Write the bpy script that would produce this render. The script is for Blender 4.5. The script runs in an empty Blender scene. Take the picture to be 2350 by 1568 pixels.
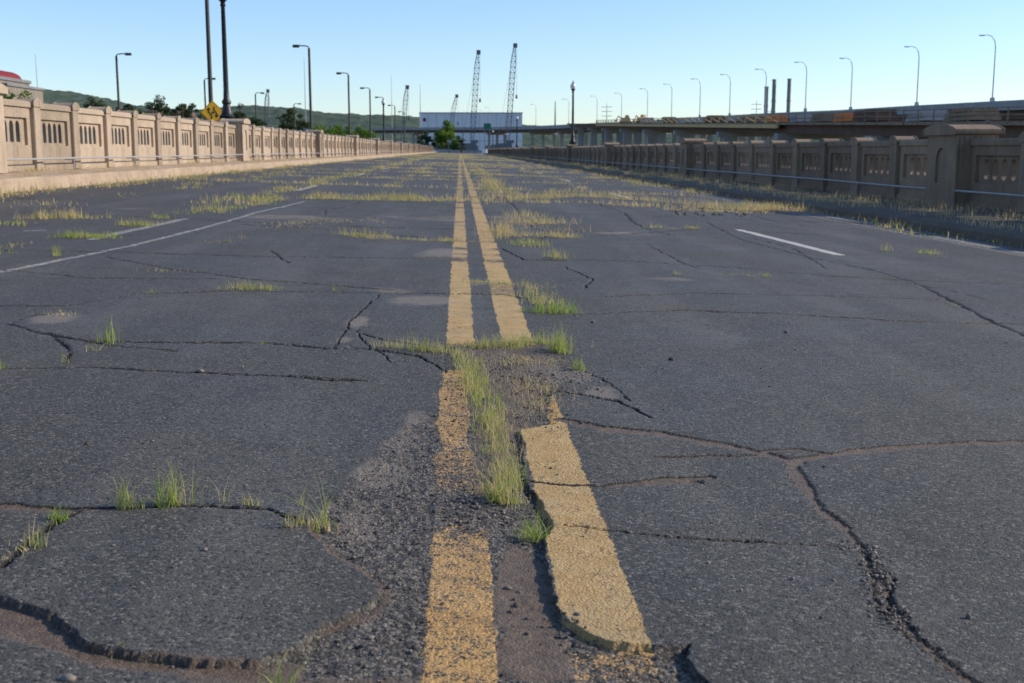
import bpy, math, random
import numpy as np
from mathutils import Vector, Matrix
random.seed(7); rng=np.random.default_rng(11)
scene=bpy.context.scene
col=scene.collection
# ------------------------------------------------------------------ camera
F_PX=2700.0; PITCH=math.atan(439/2700); YAW=math.radians(2.51); EYE=0.8; SLOPE=0.03
cam_d=bpy.data.cameras.new("camera"); cam=bpy.data.objects.new("camera",cam_d); col.objects.link(cam)
cam.location=(0,0,EYE); cam.rotation_euler=(math.pi/2-PITCH,0,-YAW)
cam_d.sensor_width=36; cam_d.lens=F_PX/2350*36; cam_d.clip_start=0.05; cam_d.clip_end=12000
cam_d.dof.use_dof=True; cam_d.dof.focus_distance=3.8; cam_d.dof.aperture_fstop=9
scene.camera=cam
# ---------------- survey helper: where a sight line meets the cross-sloped road plane z=-SLOPE*x
_F=Vector((math.sin(YAW)*math.cos(PITCH),math.cos(YAW)*math.cos(PITCH),-math.sin(PITCH)))
_R=Vector((math.cos(YAW),-math.sin(YAW),0)); _U=_R.cross(_F)
def S(u,v):
    d=_F*F_PX+_R*(u-1175)+_U*(784-v)
    t=EYE/(-d.z-SLOPE*d.x)
    return (t*d.x,t*d.y)
def SY(v): return S(1055,v)[1]
# ------------------------------------------------------------------ light
EL=math.radians(27); AZ=math.radians(84)
sd=Vector((math.cos(EL)*math.sin(AZ),math.cos(EL)*math.cos(AZ),math.sin(EL)))
sun_d=bpy.data.lights.new("sun",'SUN'); sun_d.energy=5.0; sun_d.angle=math.radians(0.5); sun_d.color=(1,0.89,0.72)
sun=bpy.data.objects.new("sun",sun_d); col.objects.link(sun); sun.rotation_euler=sd.to_track_quat('Z','Y').to_euler(); sun.location=(40,20,40)
w=bpy.data.worlds.new("World"); scene.world=w; w.use_nodes=True
nt=w.node_tree; sky=nt.nodes.new('ShaderNodeTexSky'); sky.sky_type='NISHITA'; sky.sun_disc=False
sky.sun_elevation=EL; sky.sun_rotation=AZ; sky.air_density=1.0; sky.dust_density=0.4; sky.ozone_density=3.2; sky.altitude=700
bg=nt.nodes['Background']; bg.inputs[1].default_value=0.15
tint=nt.nodes.new('ShaderNodeMix'); tint.data_type='RGBA'; tint.blend_type='MULTIPLY'; tint.inputs[0].default_value=1.0; tint.inputs[7].default_value=(1.08,1.13,1.24,1)
nt.links.new(sky.outputs[0],tint.inputs[6]); nt.links.new(tint.outputs[2],bg.inputs[0])
scene.view_settings.view_transform='Standard'; scene.view_settings.look='None'; scene.view_settings.exposure=0
# ------------------------------------------------------------------ materials
class NT:
    def __init__(s,name):
        s.m=bpy.data.materials.new(name); s.m.use_nodes=True; s.t=s.m.node_tree; s.n=s.t.nodes; s.b=s.n['Principled BSDF']
        s.tc=s.n.new('ShaderNodeTexCoord')
    def L(s,a,b): s.t.links.new(a,b)
    def inp(s,sock,v):
        if hasattr(v,'links') or hasattr(v,'is_linked'): s.L(v,sock)
        else: sock.default_value=v
    def noise(s,scale,detail=4,rough=0.6,vec=None):
        n=s.n.new('ShaderNodeTexNoise'); n.inputs['Scale'].default_value=scale; n.inputs['Detail'].default_value=detail; n.inputs['Roughness'].default_value=rough
        s.L(vec or s.tc.outputs['Object'],n.inputs['Vector']); return n.outputs['Fac']
    def mapping(s,sc):
        mp=s.n.new('ShaderNodeMapping'); mp.inputs['Scale'].default_value=sc; s.L(s.tc.outputs['Object'],mp.inputs[0]); return mp.outputs[0]
    def vor(s,scale,out='Distance',vec=None):
        n=s.n.new('ShaderNodeTexVoronoi'); n.inputs['Scale'].default_value=scale
        s.L(vec or s.tc.outputs['Object'],n.inputs['Vector']); return n.outputs[out]
    def attr(s,name):
        n=s.n.new('ShaderNodeAttribute'); n.attribute_name=name; return n.outputs['Fac']
    def math(s,op,a,b=0.0,c=None):
        n=s.n.new('ShaderNodeMath'); n.operation=op; s.inp(n.inputs[0],a); s.inp(n.inputs[1],b)
        if c is not None: s.inp(n.inputs[2],c)
        return n.outputs[0]
    def ramp(s,v,lo,hi,a=0.0,b=1.0):
        n=s.n.new('ShaderNodeMapRange'); n.interpolation_type='SMOOTHSTEP'; s.inp(n.inputs[0],v)
        n.inputs[1].default_value=lo; n.inputs[2].default_value=hi; n.inputs[3].default_value=a; n.inputs[4].default_value=b; return n.outputs[0]
    def mix(s,f,a,b,mode='MIX'):
        n=s.n.new('ShaderNodeMix'); n.data_type='RGBA'; n.blend_type=mode
        s.inp(n.inputs[0],f); s.inp(n.inputs[6],a if not isinstance(a,tuple) else (*a,1)); s.inp(n.inputs[7],b if not isinstance(b,tuple) else (*b,1)); return n.outputs[2]
    def bump(s,h,strength,dist,prev=None):
        n=s.n.new('ShaderNodeBump'); n.inputs['Strength'].default_value=strength; n.inputs['Distance'].default_value=dist
        s.L(h,n.inputs['Height'])
        if prev: s.L(prev,n.inputs['Normal'])
        return n.outputs[0]
    def done(s,colr,rough=0.8,normal=None,spec=0.4,metal=0.0):
        s.inp(s.b.inputs['Base Color'],colr if not isinstance(colr,tuple) else (*colr,1)); s.inp(s.b.inputs['Roughness'],rough)
        s.b.inputs['Specular IOR Level'].default_value=spec; s.b.inputs['Metallic'].default_value=metal
        if normal: s.L(normal,s.b.inputs['Normal'])
        return s.m
def simple(name,c1,c2,scale=3.0,rough=0.8,bump=0.0,bscale=30,metal=0.0,bd=0.01):
    t=NT(name); f=t.ramp(t.noise(scale,6),0.3,0.7); c=t.mix(f,c1,c2)
    n=t.bump(t.noise(bscale,5),bump,bd) if bump else None
    return t.done(c,rough,n,0.4,metal)
def concrete(name,c1,c2,dark):
    t=NT(name); f=t.ramp(t.noise(1.7,8,0.65),0.3,0.7); c=t.mix(f,c1,c2)
    st=t.ramp(t.noise(1.3,6,0.7,t.mapping((5,5,0.6))),0.50,0.75); c=t.mix(t.math('MULTIPLY',st,0.7),c,dark)
    sp=t.ramp(t.noise(60,3),0.35,0.6,0.8,1.08); c=t.mix(1.0,c,sp,'MULTIPLY')
    gi=t.n.new('ShaderNodeObjectInfo'); rv=t.ramp(gi.outputs['Random'],0,1,0.76,1.14); c=t.mix(1.0,c,rv,'MULTIPLY')
    return t.done(c,0.9,t.bump(t.noise(70,5),0.5,0.01),0.3)
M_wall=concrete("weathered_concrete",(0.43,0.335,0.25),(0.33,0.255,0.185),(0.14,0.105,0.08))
M_wall_shade=concrete("shaded_stained_concrete",(0.31,0.225,0.15),(0.235,0.17,0.115),(0.10,0.07,0.05))  # parapet concrete again, its shaded-side brown put into the colour
M_walk=concrete("pavement_concrete",(0.40,0.30,0.215),(0.30,0.225,0.16),(0.15,0.11,0.08))
M_black=simple("black_painted_iron",(0.012,0.012,0.014),(0.02,0.02,0.022),8,0.45)
M_dkmetal=simple("dark_bronze_metal",(0.03,0.028,0.026),(0.05,0.045,0.04),5,0.55)
M_galv=simple("galvanised_steel",(0.30,0.29,0.28),(0.38,0.37,0.36),6,0.55,metal=0.1)
M_pale=simple("aged_steel_paint",(0.30,0.32,0.34),(0.4,0.42,0.44),6,0.6)
M_globe=simple("frosted_glass",(0.7,0.7,0.68),(0.8,0.8,0.78),6,0.3)
M_white=simple("pale_cladding",(0.56,0.61,0.68),(0.62,0.66,0.72),0.2,0.7)
M_grey=simple("grey_concrete",(0.34,0.34,0.34),(0.26,0.26,0.26),0.4,0.9)
M_greyd=simple("dark_concrete",(0.16,0.165,0.17),(0.21,0.215,0.22),0.4,0.9)
M_rust=simple("rusted_steel",(0.14,0.08,0.055),(0.09,0.058,0.045),0.7,0.9)
M_ded=simple("timber_falsework",(0.26,0.19,0.13),(0.17,0.125,0.09),2.0,0.9)
M_yel=simple("yellow_formwork",(0.54,0.39,0.16),(0.42,0.27,0.12),1.5,0.7)
M_signy=simple("yellow_sign_paint",(0.74,0.38,0.01),(0.68,0.34,0.01),2,0.5)
M_red=simple("red_roof_metal",(0.17,0.012,0.018),(0.21,0.016,0.022),1,0.8)
M_brick=simple("brown_brick",(0.20,0.12,0.085),(0.27,0.17,0.12),2,0.9)
M_shingle=simple("brown_shingle",(0.09,0.06,0.045),(0.13,0.085,0.06),3,0.9)
M_win=simple("window_glass",(0.03,0.04,0.05),(0.05,0.06,0.07),1,0.15)
M_bark=simple("bark",(0.08,0.06,0.045),(0.05,0.035,0.025),6,0.95)
M_green=simple("green_sign_paint",(0.03,0.16,0.11),(0.035,0.18,0.12),2,0.7)
M_crane=simple("hazed_crane_paint",(0.12,0.13,0.15),(0.16,0.17,0.185),1,0.7)  # lightened blue-grey, distance haze painted into the crane colour
M_tyre=simple("rubber",(0.02,0.02,0.02),(0.03,0.03,0.03),5,0.8)
M_stack=simple("stack_steel",(0.22,0.22,0.23),(0.28,0.28,0.29),.5,.8)
def leafmat(name,c1,c2,attr=True,trans=0.4,rough=0.6):
    t=NT(name)
    if attr: c=t.mix(t.attr("tint"),c1,c2)
    else: c=t.mix(t.ramp(t.noise(0.8,4),0.35,0.65),c1,c2)
    t.done(c,rough,None,0.2)
    tr=t.n.new('ShaderNodeBsdfTranslucent'); t.L(c,tr.inputs[0]); mx=t.n.new('ShaderNodeMixShader'); mx.inputs[0].default_value=trans
    t.L(t.b.outputs[0],mx.inputs[1]); t.L(tr.outputs[0],mx.inputs[2]); t.L(mx.outputs[0],t.n['Material Output'].inputs[0]); return t.m
M_grass=leafmat("grass_blades",(0.26,0.38,0.05),(0.64,0.49,0.26),trans=.45)
M_leaf=leafmat("leaves_dark",(0.03,0.048,0.022),(0.085,0.12,0.045))
M_leafb=leafmat("leaves_bright",(0.06,0.12,0.015),(0.18,0.29,0.04))
# ------------------------------------------------------------------ mesh tools
def array_mesh(name,V,Fc,attrs=None,smooth=True):
    k=Fc.shape[1]; me=bpy.data.meshes.new(name)
    me.vertices.add(len(V)); me.vertices.foreach_set('co',np.ascontiguousarray(V,dtype=np.float32).ravel())
    me.loops.add(Fc.size); me.polygons.add(len(Fc))
    me.polygons.foreach_set('loop_start',np.arange(0,Fc.size,k,dtype=np.int32))
    me.loops.foreach_set('vertex_index',np.ascontiguousarray(Fc,dtype=np.int32).ravel())
    me.update(calc_edges=True)
    if smooth: me.polygons.foreach_set('use_smooth',np.ones(len(Fc),dtype=bool))
    for n,a in (attrs or {}).items():
        at=me.attributes.new(n,'FLOAT','POINT'); at.data.foreach_set('value',np.ascontiguousarray(a,dtype=np.float32).ravel())
    return me
class MB:
    def __init__(s): s.v=[]; s.f=[]
    def hexa(s,p):
        b=len(s.v); s.v+= [tuple(q) for q in p]
        for f in ((0,3,2,1),(4,5,6,7),(0,1,5,4),(1,2,6,5),(2,3,7,6),(3,0,4,7)): s.f.append(tuple(b+i for i in f))
    def box(s,x0,x1,y0,y1,z0,z1,top=None):
        t=top or 0
        s.hexa([(x0,y0,z0),(x1,y0,z0),(x1,y1,z0),(x0,y1,z0),(x0+t,y0+t,z1),(x1-t,y0+t,z1),(x1-t,y1-t,z1),(x0+t,y1-t,z1)]); return s
    def beam(s,p,q,w,h=None):
        h=h or w; p=Vector(p); q=Vector(q); d=(q-p).normalized(); a=Vector((0,0,1)) if abs(d.z)<0.95 else Vector((0,1,0))
        r=d.cross(a).normalized()*w/2; u=r.cross(d).normalized()*h/2
        s.hexa([p-r-u,p+r-u,p+r+u,p-r+u,q-r-u,q+r-u,q+r+u,q-r+u]); return s
    def lathe(s,prof,seg=16,c=(0,0,0)):
        b=len(s.v)
        for r,z in prof:
            for i in range(seg):
                a=2*math.pi*i/seg; s.v.append((c[0]+r*math.cos(a),c[1]+r*math.sin(a),c[2]+z))
        for j in range(len(prof)-1):
            for i in range(seg):
                k=(i+1)%seg; s.f.append((b+j*seg+i,b+j*seg+k,b+(j+1)*seg+k,b+(j+1)*seg+i))
        s.f.append(tuple(b+i for i in range(seg))[::-1]); s.f.append(tuple(b+(len(prof)-1)*seg+i for i in range(seg))); return s
    def tube(s,pts,rad,seg=8):
        b=len(s.v); n=len(pts); pts=[Vector(p) for p in pts]; rad=rad if isinstance(rad,(list,tuple)) else [rad]*n
        for i,p in enumerate(pts):
            d=(pts[min(i+1,n-1)]-pts[max(i-1,0)]).normalized(); a=Vector((0,0,1)) if abs(d.z)<0.9 else Vector((0,1,0))
            r=d.cross(a).normalized(); u=r.cross(d)
            for k in range(seg):
                t=2*math.pi*k/seg; s.v.append(tuple(p+(r*math.cos(t)+u*math.sin(t))*rad[i]))
        for j in range(n-1):
            for i in range(seg):
                k=(i+1)%seg; s.f.append((b+j*seg+i,b+j*seg+k,b+(j+1)*seg+k,b+(j+1)*seg+i))
        s.f.append(tuple(b+i for i in range(seg))); s.f.append(tuple(b+(n-1)*seg+i for i in range(seg))[::-1]); return s
    def mesh(s,name,mat,smooth=False,bevel=0):
        me=bpy.data.meshes.new(name); me.from_pydata(s.v,[],s.f); me.materials.append(mat)
        import bmesh
        bm=bmesh.new(); bm.from_mesh(me)
        if bevel:
            es=[e for e in bm.edges if len(e.link_faces)==2 and e.calc_face_angle(0)>0.6]
            bmesh.ops.bevel(bm,geom=es,offset=bevel,segments=2,affect='EDGES')
        bmesh.ops.recalc_face_normals(bm,faces=bm.faces); bm.to_mesh(me); bm.free()
        if smooth:
            for p in me.polygons: p.use_smooth=True
            try: me.set_sharp_from_angle(angle=math.radians(40))
            except Exception: pass
        return me
def O(name,me,parent=None,loc=(0,0,0),rot=0.0,label=None,category=None,kind=None,group=None):
    o=bpy.data.objects.new(name,me); o.location=loc; o.rotation_euler=(0,0,rot)
    if parent: o.parent=parent
    if label: o["label"]=label
    if category: o["category"]=category
    if kind: o["kind"]=kind
    if group: o["group"]=group
    col.objects.link(o); return o
def T(name,loc,label,category,group=None,rot=0.0): return O(name,None,None,loc,rot,label,category,None,group)
def copy_thing(root,loc,rot=None,label=None,scale=None):
    n=root.copy(); n.location=loc
    if rot is not None: n.rotation_euler=(0,0,rot)
    if scale: n.scale=(scale,)*3
    if label: n["label"]=label
    col.objects.link(n)
    for c in root.children:
        k=c.copy(); k.parent=n; col.objects.link(k)
    return n
# ------------------------------------------------------------------ noise
def vn(x,y,seed=0.0):
    xi=np.floor(x); yi=np.floor(y); fx=x-xi; fy=y-yi; fx=fx*fx*(3-2*fx); fy=fy*fy*(3-2*fy)
    def h(a,b):
        v=np.sin(a*127.1+b*311.7+seed*74.7)*43758.5453; return v-np.floor(v)
    return (h(xi,yi)*(1-fx)+h(xi+1,yi)*fx)*(1-fy)+(h(xi,yi+1)*(1-fx)+h(xi+1,yi+1)*fx)*fy
def fbm(x,y,seed=0.0,o=3):
    r=0;a=0.5;t=0
    for i in range(o): r=r+a*vn(x*2**i,y*2**i,seed+i*3.3); t+=a; a*=0.5
    return r/t
def ss(x,a,b):
    t=np.clip((x-a)/(b-a),0,1); return t*t*(3-2*t)
# ------------------------------------------------------------------ ROAD
XL,XR=-6.5,5.7
c=0.0054;a0=0.5
tl=math.asinh(XL/a0); tr=math.asinh(XR/a0); nx=int((tr-tl)/c); xs=a0*np.sinh(np.linspace(tl,tr,nx))
ys=[1.45]
while ys[-1]<332: ys.append(ys[-1]+0.0030*(max(ys[-1],1.6)/1.6)**1.45)
ys=np.array([-25,-12,-6,-3,-1,0,0.5,0.9,1.2,1.35]+ys)
X,Y=np.meshgrid(xs,ys)
ny=len(ys)
DY=np.gradient(ys)[:,None]*np.ones((1,nx))
near=ss(Y,7,3)
amp=np.clip(0.35+Y*0.12,0.4,4)
WX=X+amp*(0.030*(fbm(X*9,Y*9,1)-.5)+0.011*(vn(X*31,Y*31,2)-.5)+0.010*near*(vn(X*83,Y*83,9)-.5)+0.006*near*(vn(X*170,Y*170,19)-.5))
WY=Y+amp*(0.030*(fbm(X*9,Y*9,4)-.5)+0.011*(vn(X*31,Y*31,5)-.5)+0.010*near*(vn(X*83,Y*83,8)-.5)+0.006*near*(vn(X*170,Y*170,18)-.5))
def rect(x0,x1,y0,y1):
    i0=max(0,np.searchsorted(ys,y0)-1); i1=min(ny,np.searchsorted(ys,y1)+1); j0=max(0,np.searchsorted(xs,x0)-1); j1=min(nx,np.searchsorted(xs,x1)+1)
    return slice(i0,i1),slice(j0,j1)
def segdist(px,py,a,b):
    dx,dy=b[0]-a[0],b[1]-a[1]; t=np.clip(((px-a[0])*dx+(py-a[1])*dy)/(dx*dx+dy*dy+1e-12),0,1)
    return np.hypot(px-a[0]-t*dx,py-a[1]-t*dy)
CR=np.full(X.shape,-0.06); BR=np.full(X.shape,-0.06); wid=0.35+1.35*fbm(X*6,Y*6,21)
def crack(pts,wd,field,trans=True):
    n=len(pts)
    for i in range(n-1):
        a,b=pts[i],pts[i+1]; d_=max(a[1],1.5); L=math.hypot(b[0]-a[0],b[1]-a[1])+1e-9; tf=abs(b[0]-a[0])/L
        T_=1+(min(max(.62*d_/.8,1),3.6)-1)*tf if trans else 1.0
        m=0.14+wd*T_
        r=rect(min(a[0],b[0])-m,max(a[0],b[0])+m,min(a[1],b[1])-m*2,max(a[1],b[1])+m*2)
        d=segdist(WX[r],WY[r],a,b)
        taper=0.75 if i==0 or i==n-2 else 1.0
        W_=np.maximum(wd*T_*wid[r]*taper,np.minimum(1.2*DY[r],.09)*(tf*.75+.25))
        field[r]=np.maximum(field[r],W_*.5-d)
P=lambda L:[S(u,v) for u,v in L]
brown=[([(1285,962),(1400,985),(1520,995),(1640,1018),(1700,1030),(1780,1047),(1830,1062)],.026),
 ([(1835,1056),(1960,1035),(2100,1025),(2350,1015),(2600,1005)],.020),([(1760,1035),(1840,1030),(1900,1040)],.016),
 ([(1815,1058),(1840,1110),(1880,1165),(1940,1210),(1978,1255)],.032),
 ([(1975,1250),(2005,1310),(2035,1370)],.026),([(2035,1370),(2085,1440),(2150,1500),(2240,1568),(2300,1620)],.017),
 ([(1510,1050),(1640,1046),(1780,1048)],.014),
 ([(1400,1113),(1480,1107),(1560,1100),(1630,1094)],.022),([(1520,1108),(1600,1106)],.022),
 ([(-100,1155),(0,1160),(150,1166),(290,1165)],.018),([(1205,1100),(1300,1110),(1400,1114)],.009)]
dark=[([(1985,1270),(2050,1330),(2030,1400)],.007),([(1995,1290),(2010,1400),(2060,1420)],.005),([(2050,1410),(2100,1480),(2200,1540)],.005),
 ([(290,1165),(480,1158),(620,1170),(705,1205)],.009),([(0,1300),(60,1250),(120,1200),(180,1168)],.014),
 ([(1290,1200),(1400,1215),(1500,1226),(1650,1238),(1800,1246),(1945,1253)],.006),
 ([(1280,895),(1350,905),(1420,920),(1490,957)],.008),([(1340,850),(1400,880),(1450,920)],.005),
 ([(-50,846),(200,843),(400,852),(550,858),(700,865),(835,870)],.007),([(655,862),(740,868),(800,868)],.018),
 ([(20,745),(90,765),(180,780),(300,785),(450,787),(600,787),(760,798),(860,800),(960,815),(1025,850)],.009),
 ([(20,745),(60,728),(110,722)],.006),([(120,770),(250,792),(400,805)],.006),([(765,800),(810,730),(870,675)],.012),
 ([(830,765),(880,780),(960,790)],.006),([(150,832),(160,800),(110,765)],.009),([(860,800),(900,830),(930,825)],.006),([(815,755),(850,800)],.006),
 ([(-50,703),(150,703),(330,675),(500,668),(700,670),(900,672),(1160,675),(1230,690)],.008),
 ([(1310,720),(1450,715),(1580,710),(1750,718),(1950,730),(2100,740),(2300,742),(2450,748)],.008),
 ([(1620,510),(1700,550),(1850,590),(2000,620),(2100,650),(2200,700),(2280,740),(2350,770),(2450,810)],.016),
 ([(1250,595),(1450,600),(1700,615),(1900,635),(2350,655),(2500,660)],.008),
 ([(240,590),(400,620),(600,645),(900,665)],.008),([(1150,570),(1200,595),(1290,598)],.014),([(620,575),(660,605)],.014),
 ([(0,575),(300,580),(600,590),(900,592),(1020,590)],.008),([(2080,650),(2200,672),(2350,715)],.010),([(1720,545),(1820,570),(1900,620)],.012),
 ([(1380,680),(1600,672),(1900,680),(2200,690)],.005),([(1480,560),(1560,600),(1600,615)],.008),([(1290,610),(1360,640),(1340,660)],.008),
 ([(560,515),(800,530),(1000,548),(1340,545)],.016),([(1340,545),(1600,525),(1900,540)],.012),([(0,620),(200,640),(500,640)],.005)]
for p,wd in brown: crack(P(p),wd,BR)
for p,wd in dark: crack(P(p),wd,CR)
far_lines=[]
y=13.0
while y<300:
    x0=random.uniform(-6.5,-1); x1=random.uniform(1,5.7)
    if random.random()<.4: x0,x1=-6.5,5.7
    pts=[];x=x0;yy=y
    while x<x1: pts.append((x,yy)); x+=random.uniform(.4,1.1); yy+=random.uniform(-.22,.22)*(1+y/60)
    if len(pts)>1:
        if y<70: crack(pts,.03+.0006*y,CR,False)
        far_lines.append(pts)
    y+=random.uniform(1.8,4.2)*(1+y/70)
for x0,y0,y1 in ((-5.0,12,60),(-3.2,13,80),(-1.6,14,60),(.75,11,120),(2.2,12,60),(4.2,14,70)):
    pts=[];yy=y0;x=x0
    while yy<y1: pts.append((x,yy)); yy+=random.uniform(.5,1.2)*(1+yy/40); x=x0+random.uniform(-.12,.12)*(1+yy/50)
    crack(pts,.024,CR,False)
# eroded hollow where the top course has broken away
E_px=[(700,1205),(760,1270),(830,1300),(880,1350),(850,1392),(740,1430),(675,1480),(600,1515),(450,1515),(300,1495),(200,1472),(130,1412),(60,1385),(0,1368),(-120,1355),(-120,1420),(0,1440),(60,1462),(130,1495),(220,1520),(450,1545),(560,1562),(560,1700),(1660,1700),(1620,1568),(1572,1512),(1585,1478),(1500,1482),(1400,1470),(1330,1442),(1290,1405),(1270,1360),(1250,1280),(1248,1235),(1268,1200),(1240,1150),(1200,1095),(1195,985),(1265,970),(1268,920),(1285,880),(1320,860),(1300,810),(1200,785),(1090,780),(1000,785),(1020,850),(1010,900),(1000,940),(960,960),(900,1000),(850,1060),(800,1110),(760,1150)]
def polysd(poly,r):
    px,py=WX[r],WY[r]; inside=np.zeros(px.shape,bool); d=np.full(px.shape,9.0); n=len(poly)
    for i in range(n):
        a,b=poly[i],poly[(i+1)%n]; d=np.minimum(d,segdist(px,py,a,b))
        cnd=((a[1]>py)!=(b[1]>py))
        xi=a[0]+(py-a[1])*(b[0]-a[0])/(b[1]-a[1]+1e-12); inside^=cnd&(px<xi)
    return np.where(inside,d,-d)
ESD=np.full(X.shape,-1.0); rr=rect(-1.6,1.4,0.9,6.5); ESD[rr]=polysd(P(E_px),rr)
soft=ss(Y,SY(1215),SY(1120))*(1-ss(X,.10,.18))
top_=ss(Y,SY(990),SY(930))
soft=np.maximum(soft,top_)
nE=(fbm(X*45,Y*45,61)-.5)
ESs=ESD+nE*(.006+.07*soft)
E=ss(ESs,-0.0008-.03*soft,0.0018+.03*soft); EI=ss(ESD,0,0.02)
DEP=.0135*(1-.75*soft)*(1-.25*ss(X,-.3,-.1)*(1-ss(X,.06,.12)))
DI=np.zeros(X.shape)
for poly,sf_ in (([(1190,1235),(1250,1285),(1290,1420),(1310,1540),(1200,1545),(1140,1530),(1150,1430),(1128,1350),(1150,1270)],.010),
    ([(-120,1352),(0,1366),(130,1412),(200,1472),(300,1495),(600,1515),(690,1500),(700,1568),(640,1640),(500,1600),(400,1550),(220,1530),(100,1492),(-120,1430)],.008),
    ([(520,1530),(700,1545),(960,1545),(960,1600),(520,1600)],.02),
    ([(700,1212),(770,1275),(880,1345),(885,1370),(860,1392),(740,1432),(735,1445),(860,1410),(910,1360),(890,1330),(790,1265),(720,1210)],.012)):
    s=polysd(P(poly),rr); DI[rr]=np.maximum(DI[rr],ss(s,-sf_,sf_))
s=polysd(P([(1060,790),(1270,790),(1270,900),(1240,965),(1190,985),(1190,1090),(1120,1170),(1085,1110),(1075,960),(1065,870)]),rr)
DI[rr]=np.maximum(DI[rr],ss(s,-.03,.04)*.75*(.3+1.0*fbm(X[rr]*14,Y[rr]*14,91)))
GR=E*(1-DI)
BL=np.zeros(X.shape)
BN=.35+1.3*fbm(X*2.2,Y*2.2,71,4)
def blob(u,v,rx,ry,k=1.0):
    x0,y0=S(u,v); g=k*np.exp(-(((WX-x0)/rx)**2+((WY-y0)/ry)**2))*BN; np.maximum(BL,g,out=BL)
for b in ((960,690,.24,.30,1.2),(900,665,.22,.3,1.),(1000,580,.3,.7,1.),(1110,650,.25,.3,1.),(1000,500,.8,.8,.9),(930,1010,.09,.35,1.1),(870,1080,.1,.2,1.),(950,960,.06,.2,1.),(820,1190,.07,.2,1.),(1320,860,.12,.25,1.1),(1380,900,.08,.18,1.1),(1230,850,.14,.35,1.3),(1150,840,.1,.3,1.2),(1200,930,.08,.15,1.2),(820,740,.06,.3,1.),(790,780,.05,.1,1.),(1430,535,.6,.6,.8),(700,500,1.2,.8,.8),(1700,470,1.3,1.6,.7),(300,480,1.5,2,.6),(1180,500,.5,2,.8),(130,730,.15,.3,.9),(2030,1340,.03,.06,1.),(1550,640,.3,.2,.7),(500,620,.3,.4,.6)): blob(*b)
# paint
wxp=WX*.55+X*.45
b0=ss(Y,SY(1120),SY(1080))*(1-ss(Y,SY(860),SY(830)))
edgeR=.055-b0*(.020+.03*(vn(Y*6,Y*0+3,77)-.3)); edgeL=-.064-b0*.026*(vn(Y*7+2,Y*0,78)-.45)
P1=np.minimum(wxp-edgeL,edgeR-wxp); P2=np.minimum(X*.4+WX*.6-.174,.312-(X*.4+WX*.6))
def band(v0,v1,s): 
    a,b=SY(v1),SY(v0); return ss(Y,a-s,a+s)*(1-ss(Y,b-s,b+s))
W1=.20+.22*ss(Y,6,25)+.36*band(1120,1205,.14)+.22*band(1040,1205,.25)+.9*band(790,845,.07)+.14*band(860,1110,.1)
W1=W1+.14*EI*ss(Y,2.9,2.4)
W2=.15+.22*ss(Y,6,25)+.9*EI*ss(Y,SY(1490),SY(1465))+.40*EI*(1-ss(Y,SY(1490),SY(1465)))+.3*band(645,675,.15)
W2=np.where((EI>.5)&(Y>SY(975)),1.2,W2)
for k in range(38):
    yy=7.6+k*k*.16+random.random()*1.5; wv=.34*np.exp(-((Y-yy)/(.06+.008*yy))**2)*(.3+1.4*vn(X*9,Y*3,55)); W1=W1+wv; W2=W2+wv*random.uniform(.4,1.2)
YP=np.where(P1>P2,P1,P2); WR=np.where(P1>P2,W1,W2)
on1=ss(P1,-.002,.004)*(1-np.clip(band(1110,1210,.05),0,1))
GRH=GR*(1-.75*on1)
# white
WH=np.full(X.shape,-.1); WW=np.full(X.shape,.3)
def wline(pts,wd,wear):
    for i in range(len(pts)-1):
        a,b=pts[i],pts[i+1]; r=rect(min(a[0],b[0])-.2,max(a[0],b[0])+.2,min(a[1],b[1])-.3,max(a[1],b[1])+.3)
        d=wd/2-segdist(X[r]*.8+WX[r]*.2,Y[r]*.8+WY[r]*.2,a,b); m=d>WH[r]; WH[r]=np.where(m,d,WH[r]); WW[r]=np.where(m&(d>-.02),wear,WW[r])
wline(P([(-300,680),(0,625),(100,605),(300,565),(480,520),(600,485),(700,462)]),.055,.50)
wline(P([(1697,528),(1925,585)]),.105,.14); wline(P([(212,549),(425,502)]),.10,.5)
for k in range(1,8):
    wline([(3.19,10.1+12*k),(3.19,13.1+12*k)],.10,.34)
    wline([(-2.93,9.3+12.2*k),(-2.93,12.2+12.2*k)],.10,.4)
wline([(5.15,6),(5.15,60)],.09,.62); wline([(5.35,8),(5.3,13)],.14,.55)
wline(P([(60,530),(100,528)]),.06,.5); wline(P([(1900,498),(2000,512)]),.08,.4)
# height
H=-SLOPE*X+0.012*(fbm(X*.8,Y*.5,31)-.5)*ss(Y,1,4)+0.008*(fbm(X*3,Y*3,33)-.5)
H-=DEP*E
H+=near*(0.0012*(vn(X*160,Y*160,41)-.5)+.0014*(vn(X*75,Y*75,42)-.5))
H+=near*GRH*(0.004*(vn(X*110,Y*110,43)-.5)+.005*(vn(X*50,Y*50,44)-.5))+DI*.004*(fbm(X*12,Y*12,45)-.5)
H-=.010*ss(CR,-.001,.003)+.005*ss(BR,-.001,.002)
H+=.0012*ss(P1,0,.002)*EI
V=np.stack([X,Y,H],-1).reshape(-1,3)
idx=np.arange(nx*ny).reshape(ny,nx); Fq=np.stack([idx[:-1,:-1],idx[:-1,1:],idx[1:,1:],idx[1:,:-1]],-1).reshape(-1,4)
me=array_mesh("road",V,Fq,dict(crack=CR,brown=BR,gravel=GRH,dirt=DI,blob=BL,py=YP,wr=WR,pw=WH,ww=WW))
t=NT("old_asphalt")
fine=t.noise(280,3,.8); med=t.noise(100,5,.8); big=t.noise(0.9,6,.65); v1=t.vor(170,'Color'); sep=t.n.new('ShaderNodeSeparateColor'); t.L(v1,sep.inputs[0])
v1d=t.vor(170); mid=t.noise(14,6,.75)
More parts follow.
